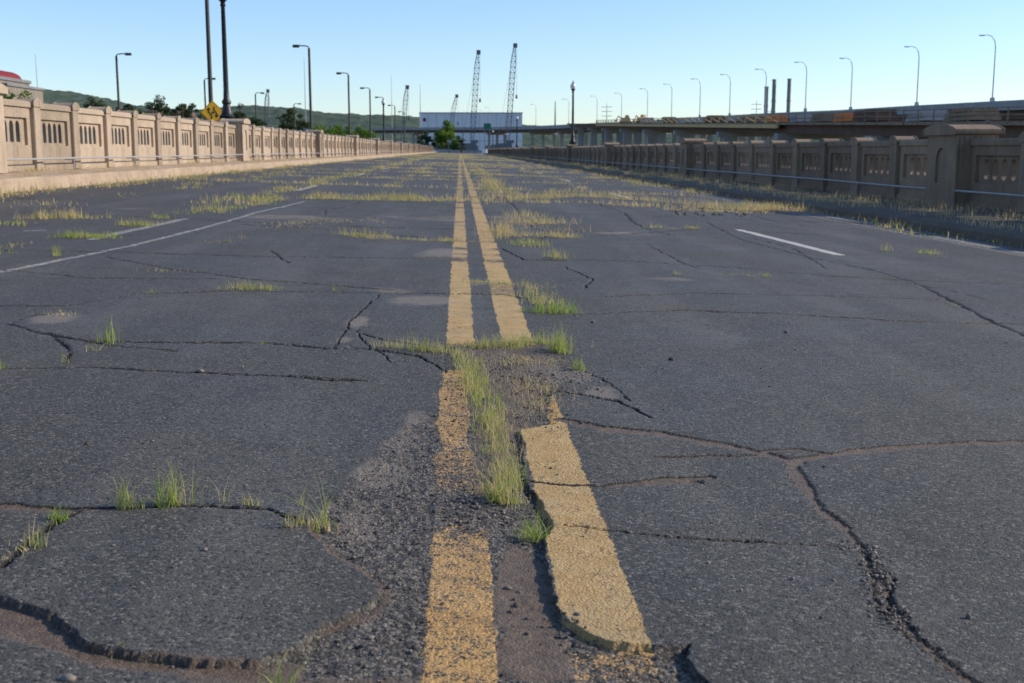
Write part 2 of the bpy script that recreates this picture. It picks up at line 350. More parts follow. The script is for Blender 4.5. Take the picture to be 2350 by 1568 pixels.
asp=t.mix(t.ramp(fine,.38,.62),(0.022,0.021,0.0195),(0.115,0.104,0.090))
asp=t.mix(t.ramp(med,.42,.58,0,.6),asp,(0.033,0.031,0.028))
streak=t.ramp(t.noise(1.0,5,.6,t.mapping((2.0,.25,1))),.44,.66,0,.6); asp=t.mix(streak,asp,(0.138,0.125,0.108))
asp=t.mix(t.ramp(big,.38,.62,0.0,.35),asp,(0.095,0.086,0.075))
asp=t.mix(t.ramp(t.noise(2.6,6,.7),.50,.70,0,.55),asp,(0.030,0.028,0.026))
st=t.ramp(sep.outputs[0],.78,.92); asp=t.mix(t.math('MULTIPLY',st,.75),asp,(0.26,0.235,0.20))
dk=t.ramp(sep.outputs[1],.76,.90); asp=t.mix(t.math('MULTIPLY',dk,.85),asp,(0.011,0.011,0.010))
asp=t.mix(t.ramp(mid,.52,.75,0,.45),asp,(0.15,0.132,0.11))
pit=t.ramp(t.vor(28),.10,.16,1,0); pitr=t.ramp(t.noise(9,3),.55,.62); asp=t.mix(t.math('MULTIPLY',t.math('MULTIPLY',pit,pitr),.8),asp,(0.015,0.014,0.013))
vg=t.vor(120,'Color'); sg=t.n.new('ShaderNodeSeparateColor'); t.L(vg,sg.inputs[0]); vd=t.vor(120)
grv=t.mix(t.ramp(sg.outputs[0],.1,.95),(0.065,0.057,0.049),(0.26,0.225,0.185)); grv=t.mix(t.ramp(vd,.4,.8,0,.8),grv,(0.03,0.027,0.023))
c1=t.mix(t.ramp(t.math('ADD',t.attr('gravel'),t.math('MULTIPLY',med,.4)),.45,.9,0,.95),asp,grv)
bf=t.math('ADD',t.math('MULTIPLY',t.noise(11,6,.8),.8),t.math('MULTIPLY',med,.5))
c1=t.mix(t.ramp(t.math('MULTIPLY',t.attr('blob'),bf),.38,.62,0,.8),c1,t.mix(t.ramp(fine,.4,.6),(0.10,0.083,0.066),(0.34,0.285,0.225)))
dcol=t.mix(t.ramp(t.noise(40,6,.7),.3,.7),(0.105,0.074,0.054),(0.20,0.145,0.105))
c1=t.mix(t.ramp(t.math('ADD',t.attr('dirt'),t.math('MULTIPLY',med,.5)),.55,.9),c1,dcol)
def pmask(sd_,wr_):
    e=t.ramp(t.math('ADD',t.attr(sd_),t.math('MULTIPLY',t.math('SUBTRACT',t.noise(55,4,.75),.5),.026)),-.001,.0015)
    wn=t.math('ADD',t.math('MULTIPLY',t.noise(22,6,.85),.5),t.math('MULTIPLY',t.noise(150,3,.7),.5))
    wn=t.ramp(wn,.3,.7); return t.math('MULTIPLY',e,t.ramp(t.math('SUBTRACT',wn,t.attr(wr_)),-.03,.10))
pm=pmask('py','wr')
ycol=t.mix(t.ramp(t.noise(12,5,.7),.35,.65),(0.60,0.37,0.125),(0.70,0.47,0.19)); ycol=t.mix(t.ramp(fine,.45,.72,0,.45),ycol,(0.34,0.22,0.09))
gg=t.ramp(t.attr('gravel'),.02,.2); ycol=t.mix(t.math('MULTIPLY',gg,.45),ycol,(0.70,0.35,0.09))
ycol=t.mix(t.ramp(t.noise(3,4),.45,.7,0,.4),ycol,(0.5,0.38,0.21))
crz=t.n.new('ShaderNodeTexVoronoi'); crz.feature='DISTANCE_TO_EDGE'; crz.inputs['Scale'].default_value=34; t.L(t.tc.outputs['Object'],crz.inputs['Vector'])
ycol=t.mix(t.math('MULTIPLY',t.ramp(crz.outputs['Distance'],.0,.05,1,0),t.ramp(t.noise(8,3),.45,.6,0,.8)),ycol,(0.10,0.06,0.03))
c1=t.mix(t.math('MULTIPLY',pm,.93),c1,ycol)
wm=pmask('pw','ww'); c1=t.mix(t.math('MULTIPLY',wm,.85),c1,(0.66,0.62,0.55))
nz=t.math('MULTIPLY',t.math('SUBTRACT',t.noise(90,5,.75),.5),.010)
brn=t.math('ADD',t.attr('brown'),nz)
bm_=t.ramp(brn,-.0022,.0005)
bin_=t.ramp(brn,.0028,.0048); c1=t.mix(bm_,c1,t.mix(bin_,(0.016,0.013,0.011),dcol))
cm=t.ramp(t.math('ADD',t.attr('crack'),t.math('MULTIPLY',nz,.5)),-.002,.0015); c1=t.mix(t.math('MULTIPLY',cm,.93),c1,(0.011,0.010,0.009))
hb=t.math('ADD',t.math('MULTIPLY',fine,.8),t.math('MULTIPLY',med,1.2)); 
hb=t.math('SUBTRACT',hb,t.math('MULTIPLY',v1d,.7))
hb=t.math('SUBTRACT',hb,t.math('MULTIPLY',t.math('MULTIPLY',vd,t.attr('gravel')),.9))
nb=t.bump(hb,.9,.0068)
M_road=t.done(c1,t.ramp(big,.3,.7,.55,.72),nb,.42)
me.materials.append(M_road)
O("road",me,kind="structure",label="cracked grey asphalt road with double yellow line",category="road")
def rz(x,y):
    j=np.clip(np.searchsorted(xs,x),1,nx-1); i=np.clip(np.searchsorted(ys,y),1,ny-1)
    return H[i,j],GR[i,j],DI[i,j],E[i,j]
# ------------------------------------------------------------------ grass
GB=[]
def blades(x,y,h,wd,tint,lean=.55,z=None):
    n=len(x)
    if n==0: return
    if z is None: z=rz(x,y)[0]-.002
    a=rng.uniform(0,2*np.pi,n); l=np.abs(rng.normal(0,lean,n))+.05; b=rng.uniform(0,2*np.pi,n)
    out=np.zeros((n,8,3))
    for k,tt in enumerate((0,.35,.7,1.0)):
        off=h*l*tt**1.8; zz=h*tt*(1-.3*np.clip(l,0,1.4)*tt); ww=wd*(1-.88*tt**1.5)/2
        cx=x+off*np.cos(a); cy=y+off*np.sin(a); 
        out[:,2*k,0]=cx-ww*np.cos(b); out[:,2*k,1]=cy-ww*np.sin(b); out[:,2*k,2]=z+zz
        out[:,2*k+1,0]=cx+ww*np.cos(b); out[:,2*k+1,1]=cy+ww*np.sin(b); out[:,2*k+1,2]=z+zz
    GB.append((out,np.repeat(np.clip(tint,0,1),8)))
def gline(pts,n,h,spread,dry,wd=None,clump=.0,sy=None):
    pts=np.array(pts); seg=np.hypot(*np.diff(pts,axis=0).T); cum=np.concatenate([[0],np.cumsum(seg)])
    s=rng.uniform(0,cum[-1],n); dm=0; hk=1.0; ox=0; oy=0
    if clump: 
        m=max(2,int(n/clump)); cs=rng.uniform(0,cum[-1],m); k=rng.integers(0,m,n); k=(k*rng.uniform(.55,1,n)).astype(int); s=np.clip(cs[k]+rng.normal(0,.018+cum[-1]*.006,n),0,cum[-1]); dm=rng.normal(0,.22,m)[k]; hk=rng.uniform(.45,1.2,m)[k]
        ox=rng.normal(0,spread*.8,m)[k]; oy=rng.normal(0,(sy or spread)*.8,m)[k]; spread=spread*.55; sy=(sy or spread)*.6
    x=np.interp(s,cum,pts[:,0])+ox+rng.normal(0,spread,n); y=np.interp(s,cum,pts[:,1])+oy+rng.normal(0,sy or spread,n)
    hh=h*hk*rng.uniform(.3,1.0,n)**1.2*1.1; ww=(wd or .0026)*rng.uniform(.6,1.2,n); ti=rng.normal(dry,.2,n)+dm
    ok=(x>XL+.02)&(x<XR-.02); blades(x[ok],y[ok],hh[ok],ww[ok],ti[ok])
def gpx(L,n,h,spread,dry,wd=None,clump=0,sy=None): gline(P(L),n,h,spread,dry,wd,clump,sy)
gpx([(270,1165),(345,1165)],56,.105,.012,.35,clump=12)
gpx([(370,1158),(510,1152)],76,.105,.012,.4,clump=12)
gpx([(540,1155),(605,1160)],30,.085,.01,.5,clump=10)
gpx([(680,1150),(690,1160)],5,.125,.004,.6)
gpx([(680,1205),(775,1205)],90,.07,.014,.65,clump=14)
gpx([(735,1190),(755,1195)],14,.13,.008,.25)
gpx([(120,1190),(150,1192)],60,.034,.008,.05)
gpx([(0,1250),(85,1255)],30,.075,.015,.4,clump=8)
gpx([(0,1290),(60,1260)],30,.02,.01,.8)
gpx([(610,1565),(665,1570)],20,.085,.01,.3)
gpx([(255,1480),(290,1490)],8,.015,.01,.3); gpx([(345,1500),(375,1505)],10,.012,.01,.3); gpx([(990,1255),(1130,1265)],6,.015,.01,.4)
gpx([(1195,1220),(1245,1225)],60,.075,.010,.15)
gpx([(1135,1140),(1170,1150)],170,.085,.014,.50,clump=8)
gpx([(1115,1120),(1190,1150)],90,.03,.03,.9)
gpx([(1125,960),(1140,1010),(1150,1060),(1160,1130)],820,.066,.026,.62,wd=.0021,clump=9)
gpx([(1100,960),(1200,1000),(1160,1100)],500,.025,.05,.95,wd=.0018,clump=8)
gpx([(1080,860),(1100,900),(1125,960)],560,.072,.028,.5,wd=.0026,clump=9)
gpx([(1060,810),(1080,860)],280,.065,.04,.45,clump=9)
gpx([(860,792),(960,800),(1040,805)],260,.055,.035,.75,wd=.003,clump=8)
gpx([(960,800),(1020,808)],80,.08,.03,.4,clump=9)
gpx([(1060,795),(1160,792),(1240,785),(1290,790)],620,.07,.04,.5,wd=.003,clump=10)
gpx([(1270,800),(1300,810)],110,.13,.018,.25,wd=.0035)
gpx([(1318,845),(1335,848)],55,.065,.012,.25)
gpx([(1350,800),(1360,795)],5,.06,.01,.8)
gpx([(1180,860),(1240,900),(1230,950),(1190,960)],900,.032,.07,.95,wd=.0018,clump=8)
gpx([(1120,820),(1260,830)],520,.025,.10,.95,clump=8)
gpx([(1230,715),(1305,715)],220,.085,.05,.15,wd=.004)
gpx([(1180,660),(1240,690),(1260,700)],260,.07,.07,.6,wd=.004,clump=9)
gpx([(1085,648),(1150,650),(1220,660)],260,.05,.07,.65,wd=.004,clump=9)
gpx([(1100,675),(1200,678)],140,.02,.07,.85,wd=.004,clump=8)
gpx([(520,664),(655,664)],220,.06,.04,.55,wd=.004,clump=9)
gpx([(765,668),(775,668)],14,.05,.01,.4)
gpx([(232,786),(256,786)],26,.13,.02,.25,wd=.004)
gpx([(205,805),(225,803)],12,.05,.01,.4); gpx([(145,830),(155,832)],9,.06,.01,.3); gpx([(0,850),(10,845)],14,.05,.01,.1)
gpx([(600,790),(606,790)],8,.03,.01,.0); gpx([(340,672),(350,672)],16,.03,.02,.3)
gpx([(100,720),(150,725)],40,.03,.05,.95,wd=.004); gpx([(350,622),(410,626)],30,.03,.04,.7,wd=.004); gpx([(500,560),(560,545)],60,.04,.08,.7,wd=.005,clump=8)
gpx([(130,545),(245,545)],420,.09,.07,.35,wd=.006,clump=10)
gpx([(122,588),(136,588)],30,.10,.02,.45,wd=.005); gpx([(290,517),(350,517)],180,.09,.07,.55,wd=.007,clump=9)
gpx([(60,502),(200,500)],420,.12,.10,.85,wd=.008,clump=9); gpx([(0,516),(40,515)],70,.07,.1,.4,wd=.008); gpx([(-40,585),(8,583)],50,.06,.05,.4,wd=.005)
gpx([(0,570),(60,560)],50,.03,.05,.6,wd=.005)
gpx([(410,492),(500,482),(580,470),(620,455)],760,.12,.14,.6,wd=.008,clump=10)
gpx([(360,502),(380,500)],50,.09,.05,.3,wd=.007)
gpx([(790,543),(870,548),(960,551),(1100,556)],420,.055,.06,.75,wd=.005,clump=9)
gpx([(790,540),(880,545)],220,.09,.07,.7,wd=.005,clump=9)
gpx([(1140,548),(1150,530),(1180,545)],360,.18,.08,.95,wd=.005,clump=10)
gpx([(1180,555),(1250,568)],180,.09,.08,.25,wd=.006,clump=9); gpx([(1260,590),(1295,595)],80,.10,.03,.55,wd=.005)
gpx([(1170,540),(1340,545)],400,.09,.10,.9,wd=.006,clump=9); gpx([(1170,510),(1280,512)],340,.1,.22,.9,wd=.007,clump=9)
gpx([(1200,490),(1230,530)],260,.12,.2,.85,wd=.007,clump=9)
gpx([(600,520),(700,512),(860,505)],240,.045,.2,.9,wd=.007,clump=8); gpx([(1470,522),(1600,524)],170,.06,.06,.7,wd=.006,clump=9)
gpx([(1660,630),(1780,635)],80,.04,.05,.4,wd=.005,clump=8); gpx([(1545,632),(1560,630)],18,.06,.02,.5,wd=.004); gpx([(2105,582),(2160,584)],60,.06,.05,.4,wd=.006); gpx([(2020,575),(2040,577)],20,.09,.03,.6,wd=.005)
gpx([(2185,702),(2200,705)],12,.04,.02,.3)
gpx([(700,455),(820,458),(980,462)],800,.12,.16,.75,wd=.009,clump=10); gpx([(870,455),(980,458)],320,.17,.12,.75,wd=.009,clump=10)
gpx([(1190,455),(1350,450),(1500,462),(1640,472),(1860,482)],1500,.15,.2,.9,wd=.010,clump=10); gpx([(980,462),(1190,458)],240,.05,.12,.75,wd=.008,clump=9)
gpx([(1140,460),(1130,440),(1125,415)],600,.17,.2,.9,wd=.010,sy=.7,clump=10)
gpx([(1600,478),(1860,486)],900,.17,.25,.92,wd=.010,clump=10); gpx([(1540,482),(1760,490)],400,.08,.2,.95,wd=.009,clump=9)
for pts in far_lines:
    y0=pts[0][1]
    if y0<15: continue
    L=pts[-1][0]-pts[0][0]
    k=random.random()
    if k<.25: continue
    gline(pts,int(L*(22+100*k)),.05+.09*k,.10+y0*.005,random.uniform(.7,1.0),wd=.008+y0*.0003,clump=16,sy=.14+y0*.008)
def lon(x0,y0,y1,n,h,sp,dry,wd,clump=14):
    pts=[];yy=y0
    while yy<y1: pts.append((x0+random.uniform(-.15,.15),yy)); yy+=1.5
    gline(pts,n,h,sp,dry,wd,clump,sy=.5)
lon(-3.2,15,60,1600,.12,.14,.75,.013); lon(-3.2,60,260,1700,.14,.25,.8,.03); lon(.8,20,60,1100,.13,.14,.9,.013); lon(.8,60,250,1100,.12,.25,.9,.03)
lon(-5,14,40,650,.1,.25,.75,.012); lon(2.9,26,90,600,.09,.15,.9,.016); lon(-1.5,24,80,550,.08,.15,.8,.014); lon(.12,18,120,500,.05,.05,.8,.014)
lon(-6.3,11,60,3800,.13,.22,.8,.014,16); lon(-6.3,60,300,2300,.17,.25,.85,.03,16)
lon(5.5,13,60,2600,.14,.2,.92,.012,20); lon(5.3,60,300,2000,.16,.35,.9,.03,20); lon(5.6,7,13,160,.08,.06,.7,.006,12)
def verge(n,x0,x1,y0,y1,h,dry,wd,zf,cl=25):
    m=max(3,n//cl); cx=rng.uniform(x0,x1,m); cy=y0+(y1-y0)*rng.uniform(0,1,m)**1.5; k=rng.integers(0,m,n)
    x=np.clip(cx[k]+rng.normal(0,.12,n),x0,x1); y=cy[k]+rng.normal(0,.3,n)
    blades(x,y,h*rng.uniform(.3,1.1,n),wd*rng.uniform(.6,1.2,n),rng.normal(dry,.15,n),z=zf(x))
zr=lambda x:-.035+0*x; zl=lambda x:.40+(-6.5-x)*.08
verge(6500,5.75,7.3,7,40,.12,1.0,.007,zr); verge(4200,5.75,7.3,40,260,.14,.95,.025,zr)
verge(1300,-6.7,-6.52,10,60,.05,.85,.01,zl); verge(700,-7.18,-7.05,20,80,.1,.75,.01,zl)
GV=np.concatenate([g[0].reshape(-1,3) for g in GB]); GT=np.concatenate([g[1] for g in GB]); nb_=len(GV)//8
base=(np.arange(nb_)*8)[:,None,None]+np.array([[0,1,3,2],[2,3,5,4],[4,5,7,6]])[None]
gme=array_mesh("grass",GV,base.reshape(-1,4),dict(tint=GT)); gme.materials.append(M_grass)
O("grass",gme,kind="stuff",label="green and dry grass growing from the road cracks",category="grass")
# ------------------------------------------------------------------ gravel
ph=(1+5**.5)/2; ico=np.array([(-1,ph,0),(1,ph,0),(-1,-ph,0),(1,-ph,0),(0,-1,ph),(0,1,ph),(0,-1,-ph),(0,1,-ph),(ph,0,-1),(ph,0,1),(-ph,0,-1),(-ph,0,1)])/1.9
icf=np.array([(0,11,5),(0,5,1),(0,1,7),(0,7,10),(0,10,11),(1,5,9),(5,11,4),(11,10,2),(10,7,6),(7,1,8),(3,9,4),(3,4,2),(3,2,6),(3,6,8),(3,8,9),(4,9,5),(2,4,11),(6,2,10),(8,6,7),(9,8,1)])
NS=150000
cx=rng.uniform(-1.1,.65,NS); cy=rng.uniform(1.45,4.9,NS); z,g,d,e=rz(cx,cy)
onpaint=((np.abs(cx+.0045)<.058))&(cy<SY(1210))
keep=(rng.random(NS)<(g*.32+d*.02+.0015))&~(onpaint&(rng.random(NS)<.95)); cx,cy,z=cx[keep],cy[keep],z[keep]; r=.0010+.0019*rng.random(len(cx))**2+.003*(rng.random(len(cx))<.025)
x2=rng.uniform(-3,3,3400); y2=rng.uniform(1.45,8,3400)**1.0; z2=rz(x2,y2)[0]; r2=.0010+.003*rng.random(3400)**4
kx=[];ky=[];kr=[]
for (u,v),n in (((2010,1320),110),((2040,1400),110),((1990,1270),70),((1300,1440),30),((1180,1370),10),((2060,1430),70),((1240,880),300),((1150,840),260),((1330,860),120),((1100,1170),120),((1230,940),160)):
    q=S(u,v); kx+=list(rng.normal(q[0],.018+.008*q[1]*(v<1200),n)); ky+=list(rng.normal(q[1],.04+.02*q[1]*(v<1200),n)); kr+=list(.0015+.0045*rng.random(n)**2)
for u,v,rr_ in ((2222,1418,.009),(1185,1375,.008),(1165,1335,.007),(1210,1440,.005),(470,1265,.006),(460,852,.010),(240,1515,.005),(1360,740,.013),(1805,762,.012),(1540,825,.010),(155,1562,.010),(1700,1357,.005),(1885,1420,.004),(200,1020,.007),(1820,1330,.006),(260,1255,.005)):
    q=S(u,v); kx.append(q[0]);ky.append(q[1]);kr.append(rr_)
kx,ky,kr=map(np.array,(kx,ky,kr)); kz=rz(kx,ky)[0]
sx_=[];sy_=[];sr_=[]
for i in range(70):
    q=S(random.uniform(1540,1760),random.uniform(476,497)); sx_.append(q[0]);sy_.append(q[1]);sr_.append(random.uniform(.010,.032))
sx_,sy_,sr_=map(np.array,(sx_,sy_,sr_))
ax=np.concatenate([cx,x2,kx,sx_]);ay=np.concatenate([cy,y2,ky,sy_]);az=np.concatenate([z,z2,kz,rz(sx_,sy_)[0]]);ar=np.concatenate([r,r2,kr,sr_]); n=len(ax)
A=rng.uniform(0,6.28,n); sc=rng.uniform(.6,1.3,(n,3))*np.array([1.1,1.1,.7]); vv=ico[None]*rng.uniform(.75,1.2,(n,12,1))*sc[:,None,:]*ar[:,None,None]
ca,sa=np.cos(A)[:,None],np.sin(A)[:,None]; SV=np.stack([vv[...,0]*ca-vv[...,1]*sa+ax[:,None],vv[...,0]*sa+vv[...,1]*ca+ay[:,None],vv[...,2]+az[:,None]+ar[:,None]*.3],-1).reshape(-1,3)
sf=(np.arange(n)*12)[:,None,None]+icf[None]
tint_=np.repeat(rng.random(n)**1.4,12)
sme=array_mesh("gravel",SV,sf.reshape(-1,3),dict(tint=tint_),smooth=False)
t=NT("loose_stones"); cc=t.mix(t.attr('tint'),(0.05,0.046,0.041),(0.28,0.24,0.20)); sme.materials.append(t.done(cc,.85,None,.3))
O("gravel",sme,kind="stuff",label="loose gravel and asphalt crumbs on the worn road",category="gravel")
# ------------------------------------------------------------------ pavements
def extrude_profile(name,prof,y0,y1,mat,step=1.0,jit=.004):
    n=int((y1-y0)/step); m=MB()
    for i in range(n+1):
        yy=y0+(y1-y0)*i/n
        for (x,z) in prof: m.v.append((x+random.uniform(-jit,jit),yy,z+random.uniform(-jit,jit)))
    k=len(prof)
    for i in range(n):
        for j in range(k-1): m.f.append((i*k+j,i*k+j+1,(i+1)*k+j+1,(i+1)*k+j))
    return m.mesh(name,mat)
O("pavement",extrude_profile("pavement",[(-6.47,.10),(-6.49,.36),(-6.53,.395),(-6.70,.412),(-6.71,.410),(-7.2,.455),(-7.62,.48),(-7.62,-.8)],-20,330,M_walk,.8,.009),kind="structure",label="raised tan concrete pavement with worn kerb",category="pavement")
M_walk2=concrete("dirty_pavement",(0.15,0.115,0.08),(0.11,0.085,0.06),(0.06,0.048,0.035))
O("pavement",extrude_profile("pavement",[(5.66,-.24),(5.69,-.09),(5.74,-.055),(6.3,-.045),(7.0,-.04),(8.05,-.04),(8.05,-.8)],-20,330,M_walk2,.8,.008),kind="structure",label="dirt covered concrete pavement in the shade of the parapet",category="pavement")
# ------------------------------------------------------------------ parapets
def plate(outer,holes,th):
    cu=bpy.data.curves.new("plate",'CURVE'); cu.dimensions='2D'; cu.fill_mode='BOTH'; cu.extrude=th/2
    for ring in [outer]+holes:
        sp=cu.splines.new('POLY'); sp.points.add(len(ring)-1)
        for p,q in zip(sp.points,ring): p.co=(q[0],q[1],0,1)
        sp.use_cyclic_u=True
    ob=bpy.data.objects.new("tmp",cu); col.objects.link(ob); dg=bpy.context.evaluated_depsgraph_get()
    me=bpy.data.meshes.new_from_object(ob.evaluated_get(dg)); bpy.data.objects.remove(ob)
    vs=[(v.co.x,v.co.z*-1,v.co.y) for v in me.vertices]; fs=[tuple(p.vertices) for p in me.polygons]; bpy.data.meshes.remove(me); return vs,fs
def addplate(m,vf):
    b=len(m.v); m.v+=vf[0]; m.f+=[tuple(b+i for i in f) for f in vf[1]]
PIT=2.05; PW=.34
def panel_mesh(Hh,mat,nsl=4,sw=.085,pit=.27,oval=False):
    L=PIT-PW; h=L/2; m=MB(); z0=Hh*.37; z1=Hh*.76; ox=h-.16
    addplate(m,plate([(-h,0.10),(h,0.10),(h,Hh-.10),(-h,Hh-.10)],[[(-ox,z0),(ox,z0),(ox,z1),(-ox,z1)]],.19))
    holes=[]
    for i in range(nsl):
        c0=(i-(nsl-1)/2)*pit; zt=z1-.05-sw; zl_=z0+.05
        ring=[(c0-sw,zl_),(c0+sw,zl_)] if not oval else [(c0-sw*math.cos(a),zl_+sw-sw*math.sin(a)) for a in [math.pi*k/8 for k in range(9)]]
        ring+=[(c0+sw*math.cos(a),zt+sw*math.sin(a)) for a in [math.pi*k/8 for k in range(9)]]; holes.append(ring)
    addplate(m,plate([(-ox-.005,z0-.005),(ox+.005,z0-.005),(ox+.005,z1+.005),(-ox-.005,z1+.005)],holes,.09))
    m.box(-h,h,-.125,.125,0,.10); m.box(-h,h,-.135,.135,Hh-.10,Hh-.03); m.box(-h,h,-.135,.135,Hh-.03,Hh,.03)
    return m.mesh("parapet_panel",mat)
def barrel(m,hw,hy,z0,z1,n=10):
    b=len(m.v); prof=[(-hw,z0)]+[(-hw+2*hw*i/n,z0+(z1-z0)*(.45+.55*math.sin(math.pi*i/n)**.7)) for i in range(n+1)]+[(hw,z0)]
    for yy in (-hy,hy):
        for p in prof: m.v.append((p[0],yy,p[1]))
    k=len(prof); m.f.append(tuple(range(b,b+k))); m.f.append(tuple(range(b+2*k-1,b+k-1,-1)))
    for i in range(k): j=(i+1)%k; m.f.append((b+i,b+j,b+k+j,b+k+i))
def post_mesh(Hh,mat):
    m=MB(); w_=PW/2; m.box(-w_,w_,-.17,.17,0,Hh-.06); barrel(m,w_+.025,.19,Hh-.06,Hh+.065)
    return m.mesh("parapet_post",mat,bevel=.012)
def pier_mesh(Hh,mat):
    m=MB(); hh=.56
    ring=[(-.20,.34),(.20,.34)]+[(.20*math.cos(a),Hh-.34+.20*math.sin(a)) for a in [math.pi*k/10 for k in range(11)]]
    for s in (-1,1):
        vf=plate([(-hh,0.0),(hh,0.0),(hh,Hh+.06),(-hh,Hh+.06)],[ring],.035); addplate(m,([(v[0],v[1]+s*.30,v[2]) for v in vf[0]],vf[1]))
    m.box(-hh+.002,hh-.002,-.283,.283,0,Hh+.058)
    barrel(m,hh+.05,.38,Hh+.06,Hh+.21)
    return m.mesh("parapet_pier",mat,bevel=.012)
def parapet(xc,zb,Hh,y_pier,mat,lab,nper=10,**kw):
    root=T("bridge_parapet",(xc,y_pier,zb),lab,"bridge wall","concrete bridge parapets")
    pm_,qm,rm=panel_mesh(Hh,mat,**kw),post_mesh(Hh,mat),pier_mesh(Hh,mat)
    far=MB()
    def addfar(me,yy):
        b=len(far.v); far.v+=[(-v.co.y,v.co.x+yy,v.co.z) for v in me.vertices]; far.f+=[tuple(b+i for i in p.vertices) for p in me.polygons]
    items=[]; items.append(('r',0.0)); yy=.56
    j=0
    while y_pier+yy<326:
        items.append(('p',yy+(PIT-PW)/2)); yy+=PIT-PW; j+=1
        if j%nper==0: items.append(('r',yy+.56)); yy+=1.12
        else: items.append(('q',yy+PW/2)); yy+=PW
    yy=-.56
    for j in range(4):
        items.append(('p',yy-(PIT-PW)/2)); yy-=PIT-PW; items.append(('q',yy-PW/2)); yy-=PW
    npan=0; npost=0
    for kind,py_ in sorted(items,key=lambda q:q[1]):
        if kind=='r': O("parapet_pier",rm,root,(0,py_,0),math.pi/2); continue
        if kind=='p': npan+=1
        else: npost+=1
        if (kind=='p' and npan>96) or (kind=='q' and npost>96): addfar(pm_ if kind=='p' else qm,py_); continue
        O("parapet_panel" if kind=='p' else "parapet_post",pm_ if kind=='p' else qm,root,(random.uniform(-.014,.014),py_,random.uniform(-.010,.004)),math.pi/2+random.uniform(-.008,.008))
    fm=bpy.data.meshes.new("distant_parapet"); fm.from_pydata(far.v,[],far.f); fm.materials.append(mat)
    O("parapet_run",fm,root,kind="stuff")
    return root
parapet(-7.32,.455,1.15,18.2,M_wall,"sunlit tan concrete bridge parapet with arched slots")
parapet(7.75,-.04,1.02,18.1,M_wall_shade,"shaded brown concrete bridge parapet with arched slots",nsl=4,sw=.09,pit=.29,oval=True)
for xc,zz,lab,zb in ((-7.02,.66,"thin galvanised pipe along the sunlit parapet",.45),(7.45,.20,"thin galvanised pipe along the shaded parapet",-.04)):
    m=MB(); pts=[(xc,-8+i*4.0,zz+random.uniform(-.008,.008)) for i in range(82)]; m.tube(pts,.016,8)
    sg_=-1 if xc<0 else 1
    for i in range(80): yy=-8+4*i+2; m.box(xc-.010,xc+.010,yy-.012,yy+.012,zb,zz); m.beam((xc,yy,zz-.03),(xc+sg_*.16,yy,zz-.03),.016)
    O("conduit_pipe",m.mesh("conduit_pipe",M_galv,True),label=lab,category="pipe",group="pipes along the parapets")
# ------------------------------------------------------------------ ground
g=MB(); N=40; 
for j in range(N+1):
    for i in range(N+1):
        fx=(i/N*2-1); fy=(j/N*2-1); g.v.append((math.copysign(abs(fx)**2.5,fx)*6000,math.copysign(abs(fy)**2.5,fy)*6000,-.8))
for j in range(N):
    for i in range(N): a=j*(N+1)+i; g.f.append((a,a+1,a+N+2,a+N+1))
t=NT("scrub_ground"); cg=t.mix(t.ramp(t.noise(.05,8,.7),.35,.65),(0.16,0.13,0.09),(0.09,0.11,0.04)); cg=t.mix(t.ramp(t.noise(2,6),.4,.7,0,.5),cg,(0.2,0.17,0.12))
O("ground",g.mesh("ground",t.done(cg,.95)),kind="structure",label="scrubby earth and grass around the bridge",category="ground")
pr=MB(); pr.box(-30,-13.4,-20,420,-.79,-.74); O("road",pr.mesh("side_road",simple("side_asphalt",(0.06,0.06,0.062),(0.09,0.088,0.085),.5,.85)),kind="structure",label="plain asphalt road beside the old bridge",category="road")
# hills
prof=[(-3000,110),(-1500,115),(-300,105),(0,120),(60,124),(90,129),(150,127),(230,118),(280,106),(340,92),(400,82),(480,80),(540,88),(600,93),(700,89),(760,78),(850,74),(920,74),(1000,62),(1100,56),(1200,50),(1320,40),(1500,34),(1900,34),(2600,40),(4000,60)]
px=np.array([p[0] for p in prof]);pz=np.array([p[1] for p in prof])
def hill(D,dep,sc,seed,nm,mat,lab):
    U=np.linspace(-2600,4000,1300); R=np.linspace(0,1,30); uu,rr2=np.meshgrid(U,R)
    hx=(uu-1055)*D/2700; top=np.interp(uu,px,pz)*D/2700*sc
    prf=np.sin(np.clip(rr2*1.25,0,1)*math.pi/2)**.8*np.where(rr2>.8,1-(rr2-.8)*1.5,1)
    hz=-1+top*prf*(.94+.12*fbm(hx*.01,rr2*8,seed,4))+fbm(hx*.09,rr2*60,seed+5,3)*D*.0042*prf
    V=np.stack([hx,D-dep+rr2*dep*1.25,hz],-1).reshape(-1,3); ix=np.arange(U.size*R.size).reshape(R.size,U.size)
    Fh=np.stack([ix[:-1,:-1],ix[:-1,1:],ix[1:,1:],ix[1:,:-1]],-1).reshape(-1,4)
    m=array_mesh(nm,V,Fh); m.materials.append(mat); O("hill",m,kind="structure",label=lab,category="hill")
t=NT("hazy_forest"); ch=t.mix(t.ramp(t.noise(.03,9,.8),.40,.60),(0.045,0.08,0.035),(0.17,0.21,0.08)); ch=t.mix(.34,ch,(0.19,0.26,0.32))  # last mix paints blue distance haze over the forest greens
hill(2200,500,1.0,3,"hill",t.done(ch,1.0,t.bump(t.noise(.06,6,.8),1.0,18),0.0),"low wooded hill ridge")
